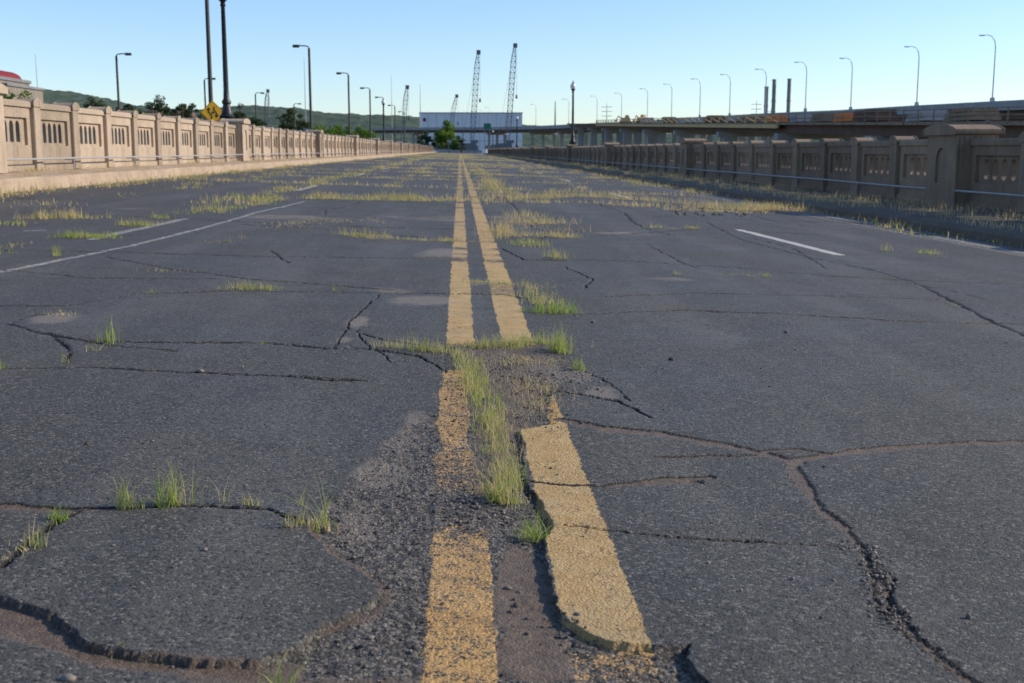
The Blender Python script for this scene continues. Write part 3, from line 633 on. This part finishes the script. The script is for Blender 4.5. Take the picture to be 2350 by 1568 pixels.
# ------------------------------------------------------------------ trees
def tree(x,y,zt,wd,mat,lab,n=2600,leaf=.16,zb=-.8,shrub=False):
    ht=zt-zb; root=T("bush" if shrub else "tree",(x,y,zb),lab,"bush" if shrub else "tree","trees beside the bridge")
    m=MB(); tr_=max(.08,ht*.02); lean=random.uniform(-.3,.3)
    m.tube([(0,0,0),(lean*.3,0,ht*.3),(lean*.6,.1,ht*.6),(lean,.1,ht*.88)],[tr_*1.3,tr_,tr_*.6,tr_*.15],8)
    for k in range(7):
        a=random.uniform(0,6.28); h0=ht*random.uniform(.25,.65); l=wd*.42*random.uniform(.6,1); m.tube([(lean*.5,0,h0),(lean*.5+l*.5*math.cos(a),l*.5*math.sin(a),h0+l*.3),(lean*.5+l*math.cos(a),l*math.sin(a),h0+l*.8)],[tr_*.5,tr_*.3,tr_*.1],6)
    O("trunk",m.mesh("trunk",M_bark,True),root)
    nc=26; cc=[];cr=[]
    z0=ht*(.08 if shrub else .30)
    while len(cc)<nc:
        a=rng.uniform(-1,1,3)
        if (a**2).sum()<1 and (a**2).sum()>.15:
            k=1-.35*max(0,a[2]); cc.append((a[0]*wd*.42*k+lean*.5,a[1]*wd*.42*k,(z0+ht)/2+a[2]*(ht-z0)/2*.86)); cr.append(wd*random.uniform(.08,.17))
    cc=np.array(cc);cr=np.array(cr); k=rng.integers(0,nc,n); d=rng.normal(0,1,(n,3)); d/=np.linalg.norm(d,axis=1)[:,None]; d*=rng.uniform(.3,1.0,(n,1))**.6
    c_=cc[k]+d*cr[k][:,None]*np.array([1,1,.75]); a=rng.normal(0,1,(n,3)); a/=np.linalg.norm(a,axis=1)[:,None]; b=np.cross(a,rng.normal(0,1,(n,3))); b/=np.linalg.norm(b,axis=1)[:,None]
    s=leaf*rng.uniform(.6,1.3,(n,1)); q=np.stack([c_-a*s,c_-b*s*.6,c_+a*s,c_+b*s*.6],1).reshape(-1,3)
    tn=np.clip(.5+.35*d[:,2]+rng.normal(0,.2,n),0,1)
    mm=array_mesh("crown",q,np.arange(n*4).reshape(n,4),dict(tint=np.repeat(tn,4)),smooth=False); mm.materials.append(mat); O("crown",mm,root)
G="green tree beside the old bridge"; D_="dark green tree beside the side road"
tree(-3.6,336,9.6,9.5,M_leafb,"bright green tree at the far end of the road",4600,.26,shrub=True)
tree(-9.6,338,6.4,6.5,M_leaf,"dark bush at the far end of the road",2400,.22,shrub=True); tree(.4,334,5.0,5,M_leaf,"dark bush at the far end of the road",1800,.2,shrub=True)
tree(-15.3,142,4.7,4.6,M_leafb,"bright green bush beside the side road",2600,.13,shrub=True); tree(-17.7,150,4.4,4.4,M_leafb,"bright green bush beside the side road",2200,.13,shrub=True); tree(-13.2,140,3.7,3.2,M_leafb,"bright green bush beside the side road",1600,.13,shrub=True)
tree(-23.7,171,7.4,4.6,M_leaf,D_,3000,.15); tree(-40.8,162,8.4,5.0,M_leaf,D_,3000,.15); tree(-38.3,166,7.6,3.6,M_leaf,D_,2200,.14)
tree(-54.6,183,9.2,5.2,M_leaf,D_,2600,.16); tree(-51,186,8.2,4,M_leaf,D_,2200,.16); tree(-43.8,122,7.2,4.6,M_leafb,G,3000,.14); tree(-46.2,121,8.6,5,M_leafb,G,3200,.14)
tree(-33.5,152,7.0,3.2,M_leaf,D_,1800,.13); tree(-34.6,190,8.4,3.6,M_leaf,D_,1800,.14); tree(-28,165,5.8,4.2,M_leaf,D_,2000,.14); tree(-26.5,160,5.2,3.2,M_leaf,D_,1600,.13); tree(-61,186,8.5,4.4,M_leaf,D_,1800,.15)
tree(-20.5,250,6.0,8,M_leafb,G,2200,.22,shrub=True); tree(-60,250,10,8,M_leaf,D_,2000,.25); tree(-70,262,10.5,8,M_leaf,D_,2000,.25); tree(-48,230,8.6,7,M_leaf,D_,2000,.22); tree(-31,230,7.2,7,M_leaf,D_,2000,.22)
# ------------------------------------------------------------------ lamps
def ornate(loc,lab):
    r=T("street_lamp",loc,lab,"street lamp","ornate black street lamps")
    m=MB(); m.lathe([(.27,0),(.27,.3),(.24,.36),(.24,1.38),(.27,1.42),(.19,1.50),(.17,1.62),(.12,1.82),(.155,1.86),(.155,1.92),(.105,2.0),(.09,2.3),(.068,5.0),(.10,5.05),(.07,5.1),(.085,5.16),(.16,5.24),(.17,5.28)],16)
    O("pole",m.mesh("pole",M_black,True),r)
    m=MB(); m.lathe([(.12,5.281),(.19,5.36),(.205,5.5),(.17,5.62),(.1,5.70)],16); O("globe",m.mesh("globe",M_globe,True),r)
    m=MB(); m.lathe([(.11,5.70),(.06,5.76),(.03,5.8),(.035,5.84),(.008,5.92)],12); O("finial",m.mesh("finial",M_black,True),r); return r
o1=ornate((-7.82,40.7,.50),"ornate black street lamp post beside the sunlit parapet")
copy_thing(o1,(-7.95,126,.30),label="ornate black street lamp with pale globe by the parapet"); copy_thing(o1,(8.35,88,-.05),label="ornate black street lamp with pale globe behind the shaded parapet"); copy_thing(o1,(8.35,174,-.05),label="ornate black street lamp with pale globe behind the shaded parapet")
copy_thing(o1,(8.35,300,-.05),label="ornate black street lamp with pale globe behind the shaded parapet")
def box_lamp(loc,rot,lab,h=10.2):
    r=T("street_lamp",loc,lab,"street lamp","box headed street lamps",rot)
    m=MB(); m.lathe([(.2,0),(.2,.12),(.12,.15),(.10,h-.35),(.08,h-.2)],12); m.tube([(0,0,h-.3),(-.05,0,h-.12),(-.3,0,h-.05),(-.9,0,h-.03)],.05,8); O("pole",m.mesh("pole",M_dkmetal,True),r)
    m=MB(); m.box(-1.35,-.8,-.17,.17,h-.16,h+.04,.03); m.box(-1.32,-.84,-.14,.14,h-.19,h-.16); O("lamp_head",m.mesh("lamp_head",M_dkmetal,bevel=.01),r); return r
b1=box_lamp((-12.5,61,-.8),0,"tall dark street lamp with a yellow diamond sign")
for yy in (101,136,168,197,232,270): copy_thing(b1,(-12.45,yy,-.8),label="tall dark street lamp with box head")
for yy in (110,147,183,225): copy_thing(b1,(-30.8,yy,-.8),math.pi,label="tall dark street lamp with box head")
sr=T("warning_sign",(-12.4,60.84,2.66),"orange yellow diamond warning sign on the dark lamp pole","sign",rot=math.radians(18))
def diamond(s,y,name,mat,th=.01):
    m=MB(); m.v+=[(0,y,-s),(s,y,0),(0,y,s),(-s,y,0),(0,y+th,-s),(s,y+th,0),(0,y+th,s),(-s,y+th,0)]; m.f+=[(0,1,2,3),(7,6,5,4),(0,4,5,1),(1,5,6,2),(2,6,7,3),(3,7,4,0)]; return O(name,m.mesh(name,mat),sr)
diamond(.62,.02,"sign_panel",M_signy); diamond(.585,.012,"sign_border",M_black,.006); diamond(.56,.004,"sign_face",M_signy,.006)
m=MB(); yq=-.004
def _q(a,b,w_):
    dx,dz=b[0]-a[0],b[1]-a[1]; l=math.hypot(dx,dz); nx_,nz_=-dz/l*w_/2,dx/l*w_/2
    return [(a[0]-nx_,yq-.003,a[1]-nz_),(b[0]-nx_,yq-.003,b[1]-nz_),(b[0]+nx_,yq-.003,b[1]+nz_),(a[0]+nx_,yq-.003,a[1]+nz_),(a[0]-nx_,yq+.003,a[1]-nz_),(b[0]-nx_,yq+.003,b[1]-nz_),(b[0]+nx_,yq+.003,b[1]+nz_),(a[0]+nx_,yq+.003,a[1]+nz_)]
def arc(pts,w_=.05):
    for i in range(len(pts)-1): m.hexa(_q(pts[i],pts[i+1],w_))
arc([(-.05,-.30),(-.05,-.12),(-.19,.03),(-.19,.20)],.05); arc([(.08,.30),(.08,.12),(.20,-.02),(.20,-.18)],.05); arc([(-.27,.13),(-.19,.24),(-.11,.13)],.045); arc([(.12,-.1),(.20,-.22),(.28,-.1)],.045); arc([(-.02,.06),(.05,-.04)],.08)
O("sign_symbol",m.mesh("sign_symbol",M_black),sr)
m=MB(); m.box(-.03,.03,.03,.06,-.4,.4); O("sign_bracket",m.mesh("sign_bracket",M_galv),sr)
# ------------------------------------------------------------------ viaduct
VP_=[(100,60,6.0),(92,100,6.4),(84,150,6.9),(80,177,7.2),(77,199,7.4),(74,227,7.6),(70,245,7.8),(67,264,8.0),(64.5,286,8.2),(62,307,8.4),(60,337,8.7),(57,368,9.0),(54,405,9.4),(49,440,9.8),(41,490,10.2),(32,540,10.7),(14,595,11.3),(-25,640,12.0),(-90,668,12.0),(-180,690,12.0),(-300,700,11.6)]
vr=T("elevated_highway",(84,150,0),"long curved elevated grey concrete highway viaduct","bridge")
def ribbon(off0,off1,z0,z1,mat,name):
    m=MB(); n=len(VP_)
    for i,(x,y,z) in enumerate(VP_):
        a=Vector(VP_[max(0,i-1)][:2]); b=Vector(VP_[min(n-1,i+1)][:2]); d=(b-a).normalized(); nrm=Vector((d.y,-d.x))
        for o_,zz in ((off0,z0),(off1,z0),(off1,z1),(off0,z1)): p=Vector((x,y))+nrm*o_; m.v.append((p.x-84,p.y-150,z+zz))
    for i in range(n-1):
        for j in range(4): q=(j+1)%4; m.f.append((i*4+j,i*4+q,(i+1)*4+q,(i+1)*4+j))
    m.f.append((0,1,2,3)); m.f.append((4*n-1,4*n-2,4*n-3,4*n-4)); return O(name,m.mesh(name,mat),vr)
ribbon(-1,14,-.4,0,M_grey,"deck"); ribbon(-1.3,-1.0,-.6,.8,M_grey,"barrier"); ribbon(13.9,14.2,-.5,.8,M_grey,"barrier"); ribbon(-.3,.3,-1.9,-.401,M_rust,"girder"); ribbon(6,6.6,-1.9,-.401,M_rust,"girder"); ribbon(12,12.6,-1.9,-.401,M_rust,"girder")
for i in range(0,len(VP_)-1):
    x,y,z=VP_[i]; x2_,y2_,z2_=VP_[i+1]; d=Vector((x2_-x,y2_-y)).normalized(); nrm=Vector((d.y,-d.x))
    m=MB(); 
    for o_ in (1.0,6.3,11.5): p=Vector((x,y))+nrm*o_; m.box(p.x-84-.6,p.x-84+.6,p.y-150-.6,p.y-150+.6,-.8,z-2.9)
    p=Vector((x,y))+nrm*-.6; q=Vector((x,y))+nrm*13.2; m.beam((p.x-84,p.y-150,z-2.4),(q.x-84,q.y-150,z-2.4),1.3,1.0)
    O("pier",m.mesh("pier",M_grey),vr)
def davit(loc,lab):
    r=T("street_lamp",loc,lab,"street lamp","highway lamps on the viaduct")
    m=MB(); m.tube([(0,0,0),(0,0,7.9),(-.15,0,8.9),(-.6,0,9.6),(-1.3,0,9.85),(-1.9,0,9.8)],[.11,.08,.07,.06,.05,.05],8); m.box(-.3,.3,-.3,.3,-.3,.7,.05); O("pole",m.mesh("pole",M_pale,True),r)
    m=MB(); m.box(-2.6,-1.8,-.16,.16,9.7,9.85,.04); O("lamp_head",m.mesh("lamp_head",M_pale),r); return r
dv=davit((80,177,7.9),"slender grey highway lamp with curved arm on the viaduct")
for (x,y,z) in ((77,199,8.1),(75,227,8.3),(70,240,8.5),(68,264,8.7),(65,286,8.9),(62,307,9.1),(60,337,9.4),(58,368,9.7),(55,405,10.1),(50,434,10.4),(43,470,10.8),(34.5,540,11.4),(15,598,12.1),(12,640,12.4)): copy_thing(dv,(x,y,z))
# lower bridge under construction
lr=T("bridge_under_construction",(37,100,0),"unfinished bridge with grey piers, rusty girders and yellow formwork","bridge")
zb_=lambda y:1.5+(y-77)*.0215
zt_=lambda y:zb_(y)+1.2
for xx in (-1,2,5,8):
    m=MB(); m.beam((xx,-60,zb_(40)+.45),(xx,290,zb_(390)+.45),.35,.9); O("girder",m.mesh("girder",M_rust),lr)
m=MB(); m.beam((3.5,-60,zb_(40)+1.04),(3.5,290,zb_(390)+1.04),11,.26); O("deck",m.mesh("deck",M_ded),lr)
for y in (69,101,131,161,194,227,260,293,326,360):
    m=MB(); m.box(-1.2,.6,y-100-.75,y-100+.75,-.8,zb_(y)-.7); m.box(6,7.8,y-100-.75,y-100+.75,-.8,zb_(y)-.7); m.box(-2,9,y-100-.8,y-100+.8,zb_(y)-.7,zb_(y)-.02); O("pier",m.mesh("pier",M_grey),lr)
m=MB()
for i in range(36):
    y=130+i*5.0; z=zt_(y)
    m.box(-2.13,-1.97,y-100-.08,y-100+.08,z-.65,z+.8)
    if i<35:
        m.beam((-2.05,y-100,z),(-2.05,y-95,z+.75),.08); m.beam((-2.05,y-100,z+.75),(-2.05,y-95,zt_(y+5)+.75),.12)
        m.beam((-2.05,y-100,z-.45),(-2.05,y-95,zt_(y+5)-.45),.3,.42)
O("formwork",m.mesh("formwork",M_yel),lr)
m=MB()
for i in range(30):
    y=45+i*3.0; z=zt_(y); m.box(-2.05,-1.97,y-100-.04,y-100+.04,z-.3,z+.85)
for dz in (.4,.85): m.beam((-2.0,-55,zt_(45)+dz),(-2.0,35,zt_(135)+dz),.07)
O("railing",m.mesh("railing",M_ded),lr)
def stack(y,l,hh,mat,nm,lab,cat):
    m=MB(); z=zt_(y)
    for j in range(3): m.box(-1.5,.6,-l/2+j*.3,l/2-j*.3,j*hh/3+.03,j*hh/3+hh/3,.04)
    O(nm,m.mesh(nm,mat),loc=(37,y,z),label=lab,category=cat,group="building material on the unfinished bridge")
M_or=simple("orange_panel_paint",(0.55,0.2,0.05),(0.48,0.17,0.05),2,.7)
for y,l,hh,mt in ((84,5,.9,M_ded),(92,4,.8,M_grey),(104,6,1.0,M_rust),(111,3,.8,M_or),(118,4,.8,M_ded),(126,3,.9,M_grey),(137,3,.8,M_or),(148,5,.8,M_ded),(170,4,1.0,M_rust),(188,6,.8,M_pale),(208,4,1.0,M_ded),(232,5,1.0,M_grey)): stack(y,l,hh,mt,"timber_stack" if mt is M_ded else "material_stack","stacked building material on the unfinished bridge deck","building material")
def machine(x,y,z,lab="yellow construction machine parked on the unfinished deck"):
    r=T("construction_machine",(x,y,z),lab,"construction machine","construction machines")
    m=MB(); m.box(-1.6,1.6,-1,1,.8,1.9,.12); m.box(-.2,1.2,-.8,.8,1.9,2.8,.15); m.beam((-1.5,0,1.6),(-2.6,0,2.5),.35); m.beam((-2.6,0,2.5),(-3.3,0,1.2),.28); m.box(-3.8,-3.1,-.5,.5,.6,1.3,.1); O("body",m.mesh("body",M_yel,bevel=.04),r)
    m=MB()
    for sx in (-1.05,.85): m.box(-1.9,1.9,sx-.1,sx+.35,0,.8,.15)
    O("crawler_track",m.mesh("crawler_track",M_tyre,bevel=.05),r); return r
mc=machine(36.5,262,zt_(262)); mc.scale=(.62,)*3; copy_thing(mc,(38,248,zt_(248)),.6); 
# ------------------------------------------------------------------ cranes
def crane(bx,by,tx,tz,wd,lab,z0=4.0):
    r=T("crane",(bx,by,-.8),lab,"crane","lattice boom cranes")
    p0=Vector((0,0,z0)); p1=Vector((tx-bx,0,tz+.8)); m=MB(); L=(p1-p0).length; n=max(8,int(L/(wd*1.1)))
    def cr(t_): 
        k=wd/2*min(1,.35+t_*6,.25+(1-t_)*5); c_=p0.lerp(p1,t_); return [c_+Vector((a*k,b*k,0)) for a,b in ((-1,-1),(1,-1),(1,1),(-1,1))]
    th=wd*.10
    for i in range(n):
        A_,B_=cr(i/n),cr((i+1)/n)
        for j in range(4): m.beam(A_[j],B_[j],th); m.beam(A_[j],B_[(j+1)%4],th*.7); m.beam(A_[j],A_[(j+1)%4],th*.6)
    m.box(p1.x-.5,p1.x+1.0,-.5,.5,p1.z-1.0,p1.z+.6); O("boom",m.mesh("boom",M_crane),r)
    m=MB(); m.beam(p1+Vector((.8,0,0)),(p1.x+.8,0,p1.z*.55),.06); m.box(p1.x+.3,p1.x+1.1,-.4,.4,p1.z*.55-1.4,p1.z*.55,.15); O("hook_block",m.mesh("hook_block",M_crane),r)
    m=MB(); m.box(-4.5,1.8,-1.7,1.7,1.4,4.2,.2); m.box(-.5,2.4,-1.6,-.4,4.2,5.4,.15); m.box(-6,-4.4,-1.9,1.9,1.5,3.8,.1); m.beam((-4,0,4),(-3,0,9),.3); m.beam((-3,0,9),p1,.03); O("cab",m.mesh("cab",M_crane,bevel=.05),r)
    m=MB(); m.box(-4,4,-2.8,-1.6,0,1.3,.25); m.box(-4,4,1.6,2.8,0,1.3,.25); m.box(-1.5,1.5,-1.6,1.6,.5,1.4); O("crawler_track",m.mesh("crawler_track",M_tyre,bevel=.06),r)
crane(4.6,450,7.0,37,1.8,"tall dark lattice boom crane standing beyond the road"); crane(18.0,450,20.7,39.5,1.8,"tall dark lattice boom crane with hanging hook block")
crane(-24,500,-21.8,26.8,1.6,"dark lattice crane beyond the side road"); crane(-6,585,-1.5,27,1.7,"short dark lattice crane near the white building"); crane(-97,600,-95,30,1.8,"small dark lattice crane beyond the trees")
def mast(x,y,z,w_,lab,mat=M_pale,cross=0):
    m=MB(); m.tube([(0,0,0),(0,0,(z+.8)*.6),(0,0,z+.8)],[w_,w_*.7,w_*.35],8); m.box(-w_*2,w_*2,-w_*2,w_*2,0,1.0,.1)
    for k in range(cross): zz=(z+.8)*(.93-.09*k); m.beam((-w_*9,0,zz),(w_*9,0,zz),w_*.8)
    O("utility_pole" if cross else "mast",m.mesh("mast",mat,True),loc=(x,y,-.8),label=lab,category="pole" if cross else "mast",group="distant poles")
mast(-345,1000,78,.5,"thin pale radio mast on the skyline"); mast(-102,800,61,.35,"thin pale radio mast on the skyline"); mast(-26,800,44,.35,"thin pale radio mast on the skyline"); mast(-45,800,50,.25,"thin pale radio mast on the skyline")
mast(74,600,24,.3,"grey utility pole with crossarms",M_pale,3); mast(150,600,25.5,.3,"grey utility pole with crossarms",M_pale,3); mast(168,640,23,.3,"grey utility pole with crossarms",M_pale,2); mast(48,600,25,.5,"dark utility pole with crossarms",M_dkmetal,0); mast(203,580,21.5,.3,"grey utility pole with crossarms",M_pale,2)
for x,z in ((129,28.0),(132.2,31.0),(138.6,31.3)):
    m=MB(); m.lathe([(.85,0),(.8,z-.8),(.88,z-.6),(.88,z),(.7,z+.01)],14); m.box(-1.6,1.6,-1.6,1.6,0,6,.1); m.lathe([(.98,z*.7),(.98,z*.7+.6)],14)
    O("smokestack",m.mesh("smokestack",M_stack,True),loc=(x,500,-.8),label="grey industrial smokestack behind the viaduct",category="chimney",group="smokestacks")
# ------------------------------------------------------------------ buildings
wb=T("warehouse",(8,840,-.8),"large white windowless warehouse beyond the viaduct","building")
m=MB(); m.box(-36,36,-1,60,0,27); O("wall",m.mesh("wall",M_white),wb)
m=MB(); m.box(-36.3,36.3,-1.3,60.3,27,27.8); O("roof",m.mesh("roof",M_pale),wb)
m=MB(); m.box(-36.1,36.1,-1.06,-1.003,8,8.4)
for i in range(1,12): m.box(-36+6*i-.1,-36+6*i+.1,-1.08,-1.0,0,27)
O("cladding_joint",m.mesh("cladding_joint",M_pale),wb)
m=MB(); m.box(-33.5,-31.5,-1.2,-1.05,21.5,23.8); O("logo_panel",m.mesh("logo_panel",M_red),wb)
for i in range(4):
    m=MB(); m.box(-20+10*i,-15+10*i,-1.15,-1.01,0,5); O("loading_door",m.mesh("loading_door",M_greyd),wb)
def windows(root,x0,x1,nxw,z0,nz,dz,y,ww,hw):
    for j in range(nz):
        for i in range(nxw):
            cxw=x0+(x1-x0)*(i+.5)/nxw; cz=z0+j*dz; m=MB(); m.box(cxw-ww/2,cxw+ww/2,y-.03,y+.05,cz,cz+hw); O("window",m.mesh("window",M_win),root)
hb_=T("office_building",(-65.6,160,-.8),"tan brick building with curved red metal roof","building")
m=MB(); m.box(-10,6.6,-8,8,0,10.6); m.box(6.6,9.0,-7,6,0,9.6); O("wall",m.mesh("wall",simple("tan_masonry",(0.24,0.20,0.17),(0.2,0.165,0.14),1,.9)),hb_)
m=MB(); m.box(-10.2,6.8,-8.2,8.2,10.6,11.0); m.box(6.6,9.2,-7.2,6.2,9.6,9.9); O("cornice",m.mesh("cornice",M_greyd),hb_)
m=MB(); n=10
pr_=[(-10,11.0),(-10,12.25),(3.4,12.25)]+[(3.4+2.2*math.sin(a),11.0+1.25*math.cos(a)) for a in [math.pi/2*(k+1)/n for k in range(n)]]
b=len(m.v)
for yy in (-8.1,8.1):
    for p in pr_: m.v.append((p[0],yy,p[1]))
k=len(pr_); m.f.append(tuple(range(k))); m.f.append(tuple(range(2*k-1,k-1,-1)))
for i in range(k): j=(i+1)%k; m.f.append((i,j,k+j,k+i))
O("roof",m.mesh("roof",M_red),hb_)
windows(hb_,-9.5,6.2,6,2.6,3,2.7,-8,1.5,1.4)
windows(hb_,6.9,8.9,2,1.2,3,2.8,-7,.7,1.3)
def house(x,y,w_,d_,h,rh,lab):
    r=T("house",(x,y,-.8),lab,"house","houses beyond the side road")
    m=MB(); m.box(-w_/2,w_/2,-d_/2,d_/2,0,h); O("wall",m.mesh("wall",M_brick),r)
    m=MB(); o_=.4; m.v+=[(-w_/2-o_,-d_/2-o_,h+.01),(w_/2+o_,-d_/2-o_,h+.01),(w_/2+o_,d_/2+o_,h+.01),(-w_/2-o_,d_/2+o_,h+.01),(-w_/2+1.5,0,h+rh),(w_/2-1.5,0,h+rh)]; m.f+=[(0,1,5,4),(1,2,5),(2,3,4,5),(3,0,4),(3,2,1,0)]
    m.box(w_*.2,w_*.2+.8,-.5,.3,h+rh*.5,h+rh+.8); O("roof",m.mesh("roof",M_shingle),r)
    windows(r,-w_/2+.5,w_/2-.5,4,1.2,2,2.8,-d_/2,1.0,1.3)
house(-48.5,204,9,8,6.4,2.1,"brown brick house with hipped shingle roof"); house(-59.5,206,7,8,6.0,2.0,"brown brick house with hipped shingle roof"); house(-39,205,7,8,5.4,1.8,"brown brick house with hipped shingle roof")
# ------------------------------------------------------------------ end of road
gs=T("highway_sign",(13,560,-.8),"green highway direction sign on steel posts","sign")
m=MB(); m.box(-1.7,1.7,-.1,.1,11.3,14.0); O("sign_panel",m.mesh("sign_panel",M_green,bevel=.05),gs)
for sx in (-1.3,1.3):
    m=MB(); m.box(sx-.12,sx+.12,.1,.4,0,13.5); O("post",m.mesh("post",M_galv),gs)
def car(x,y,z,rot,mat,lab,van=False):
    r=T("parked_car",(x,y,z),lab,"car","vehicles at the far end of the road",rot)
    m=MB(); m.box(-.9,.9,-2.3,2.3,.35,.95,.06); m.hexa([(-.82,-2.0 if van else -1.4,.95),(.82,-2.0 if van else -1.4,.95),(.82,1.2,.95),(-.82,1.2,.95),(-.7,-1.9 if van else -.9,1.9 if van else 1.45),(.7,-1.9 if van else -.9,1.9 if van else 1.45),(.7,.5,1.9 if van else 1.45),(-.7,.5,1.9 if van else 1.45)]); O("body",m.mesh("body",mat,bevel=.05),r)
    m=MB(); m.hexa([(-.7,1.24,1.0),(.7,1.24,1.0),(.7,1.1,1.0),(-.7,1.1,1.0),(-.6,.62,1.4),(.6,.62,1.4),(.6,.5,1.4),(-.6,.5,1.4)]); O("windscreen",m.mesh("windscreen",M_win),r)
    for sx in (-.85,.85):
        for sy in (-1.45,1.45):
            m=MB(); m.tube([(sx-.1,sy,.33),(sx+.1,sy,.33)],.33,14); O("wheel",m.mesh("wheel",M_tyre,True),r)
M_cw=simple("white_car_paint",(0.7,0.7,0.7),(0.72,0.72,0.72),1,.3); M_cg=simple("grey_car_paint",(0.2,0.21,0.22),(0.22,0.23,0.24),1,.3)
car(7.5,345,-.8,.4,M_cw,"white van parked beyond the end of the road",True); car(12.5,350,-.8,1.4,M_cw,"white van parked beyond the end of the road",True); car(3,344,-.8,3.1,M_cg,"grey car beyond the end of the road"); car(17,348,-.8,1.3,M_cw,"white car beyond the end of the road")
def barrier(x,y):
    m=MB(); m.hexa([(-1.5,-.3,0),(1.5,-.3,0),(1.5,.3,0),(-1.5,.3,0),(-1.5,-.12,.3),(1.5,-.12,.3),(1.5,.12,.3),(-1.5,.12,.3)]); m.box(-1.5,1.5,-.11,.11,.302,.85,.02)
    O("concrete_barrier",m.mesh("concrete_barrier",M_grey),loc=(x,y,-SLOPE*x),label="grey concrete barrier closing the road",category="barrier",group="road closure barriers")
for x in (-4.5,-1.3,2.0,4.2): barrier(x,329.5)
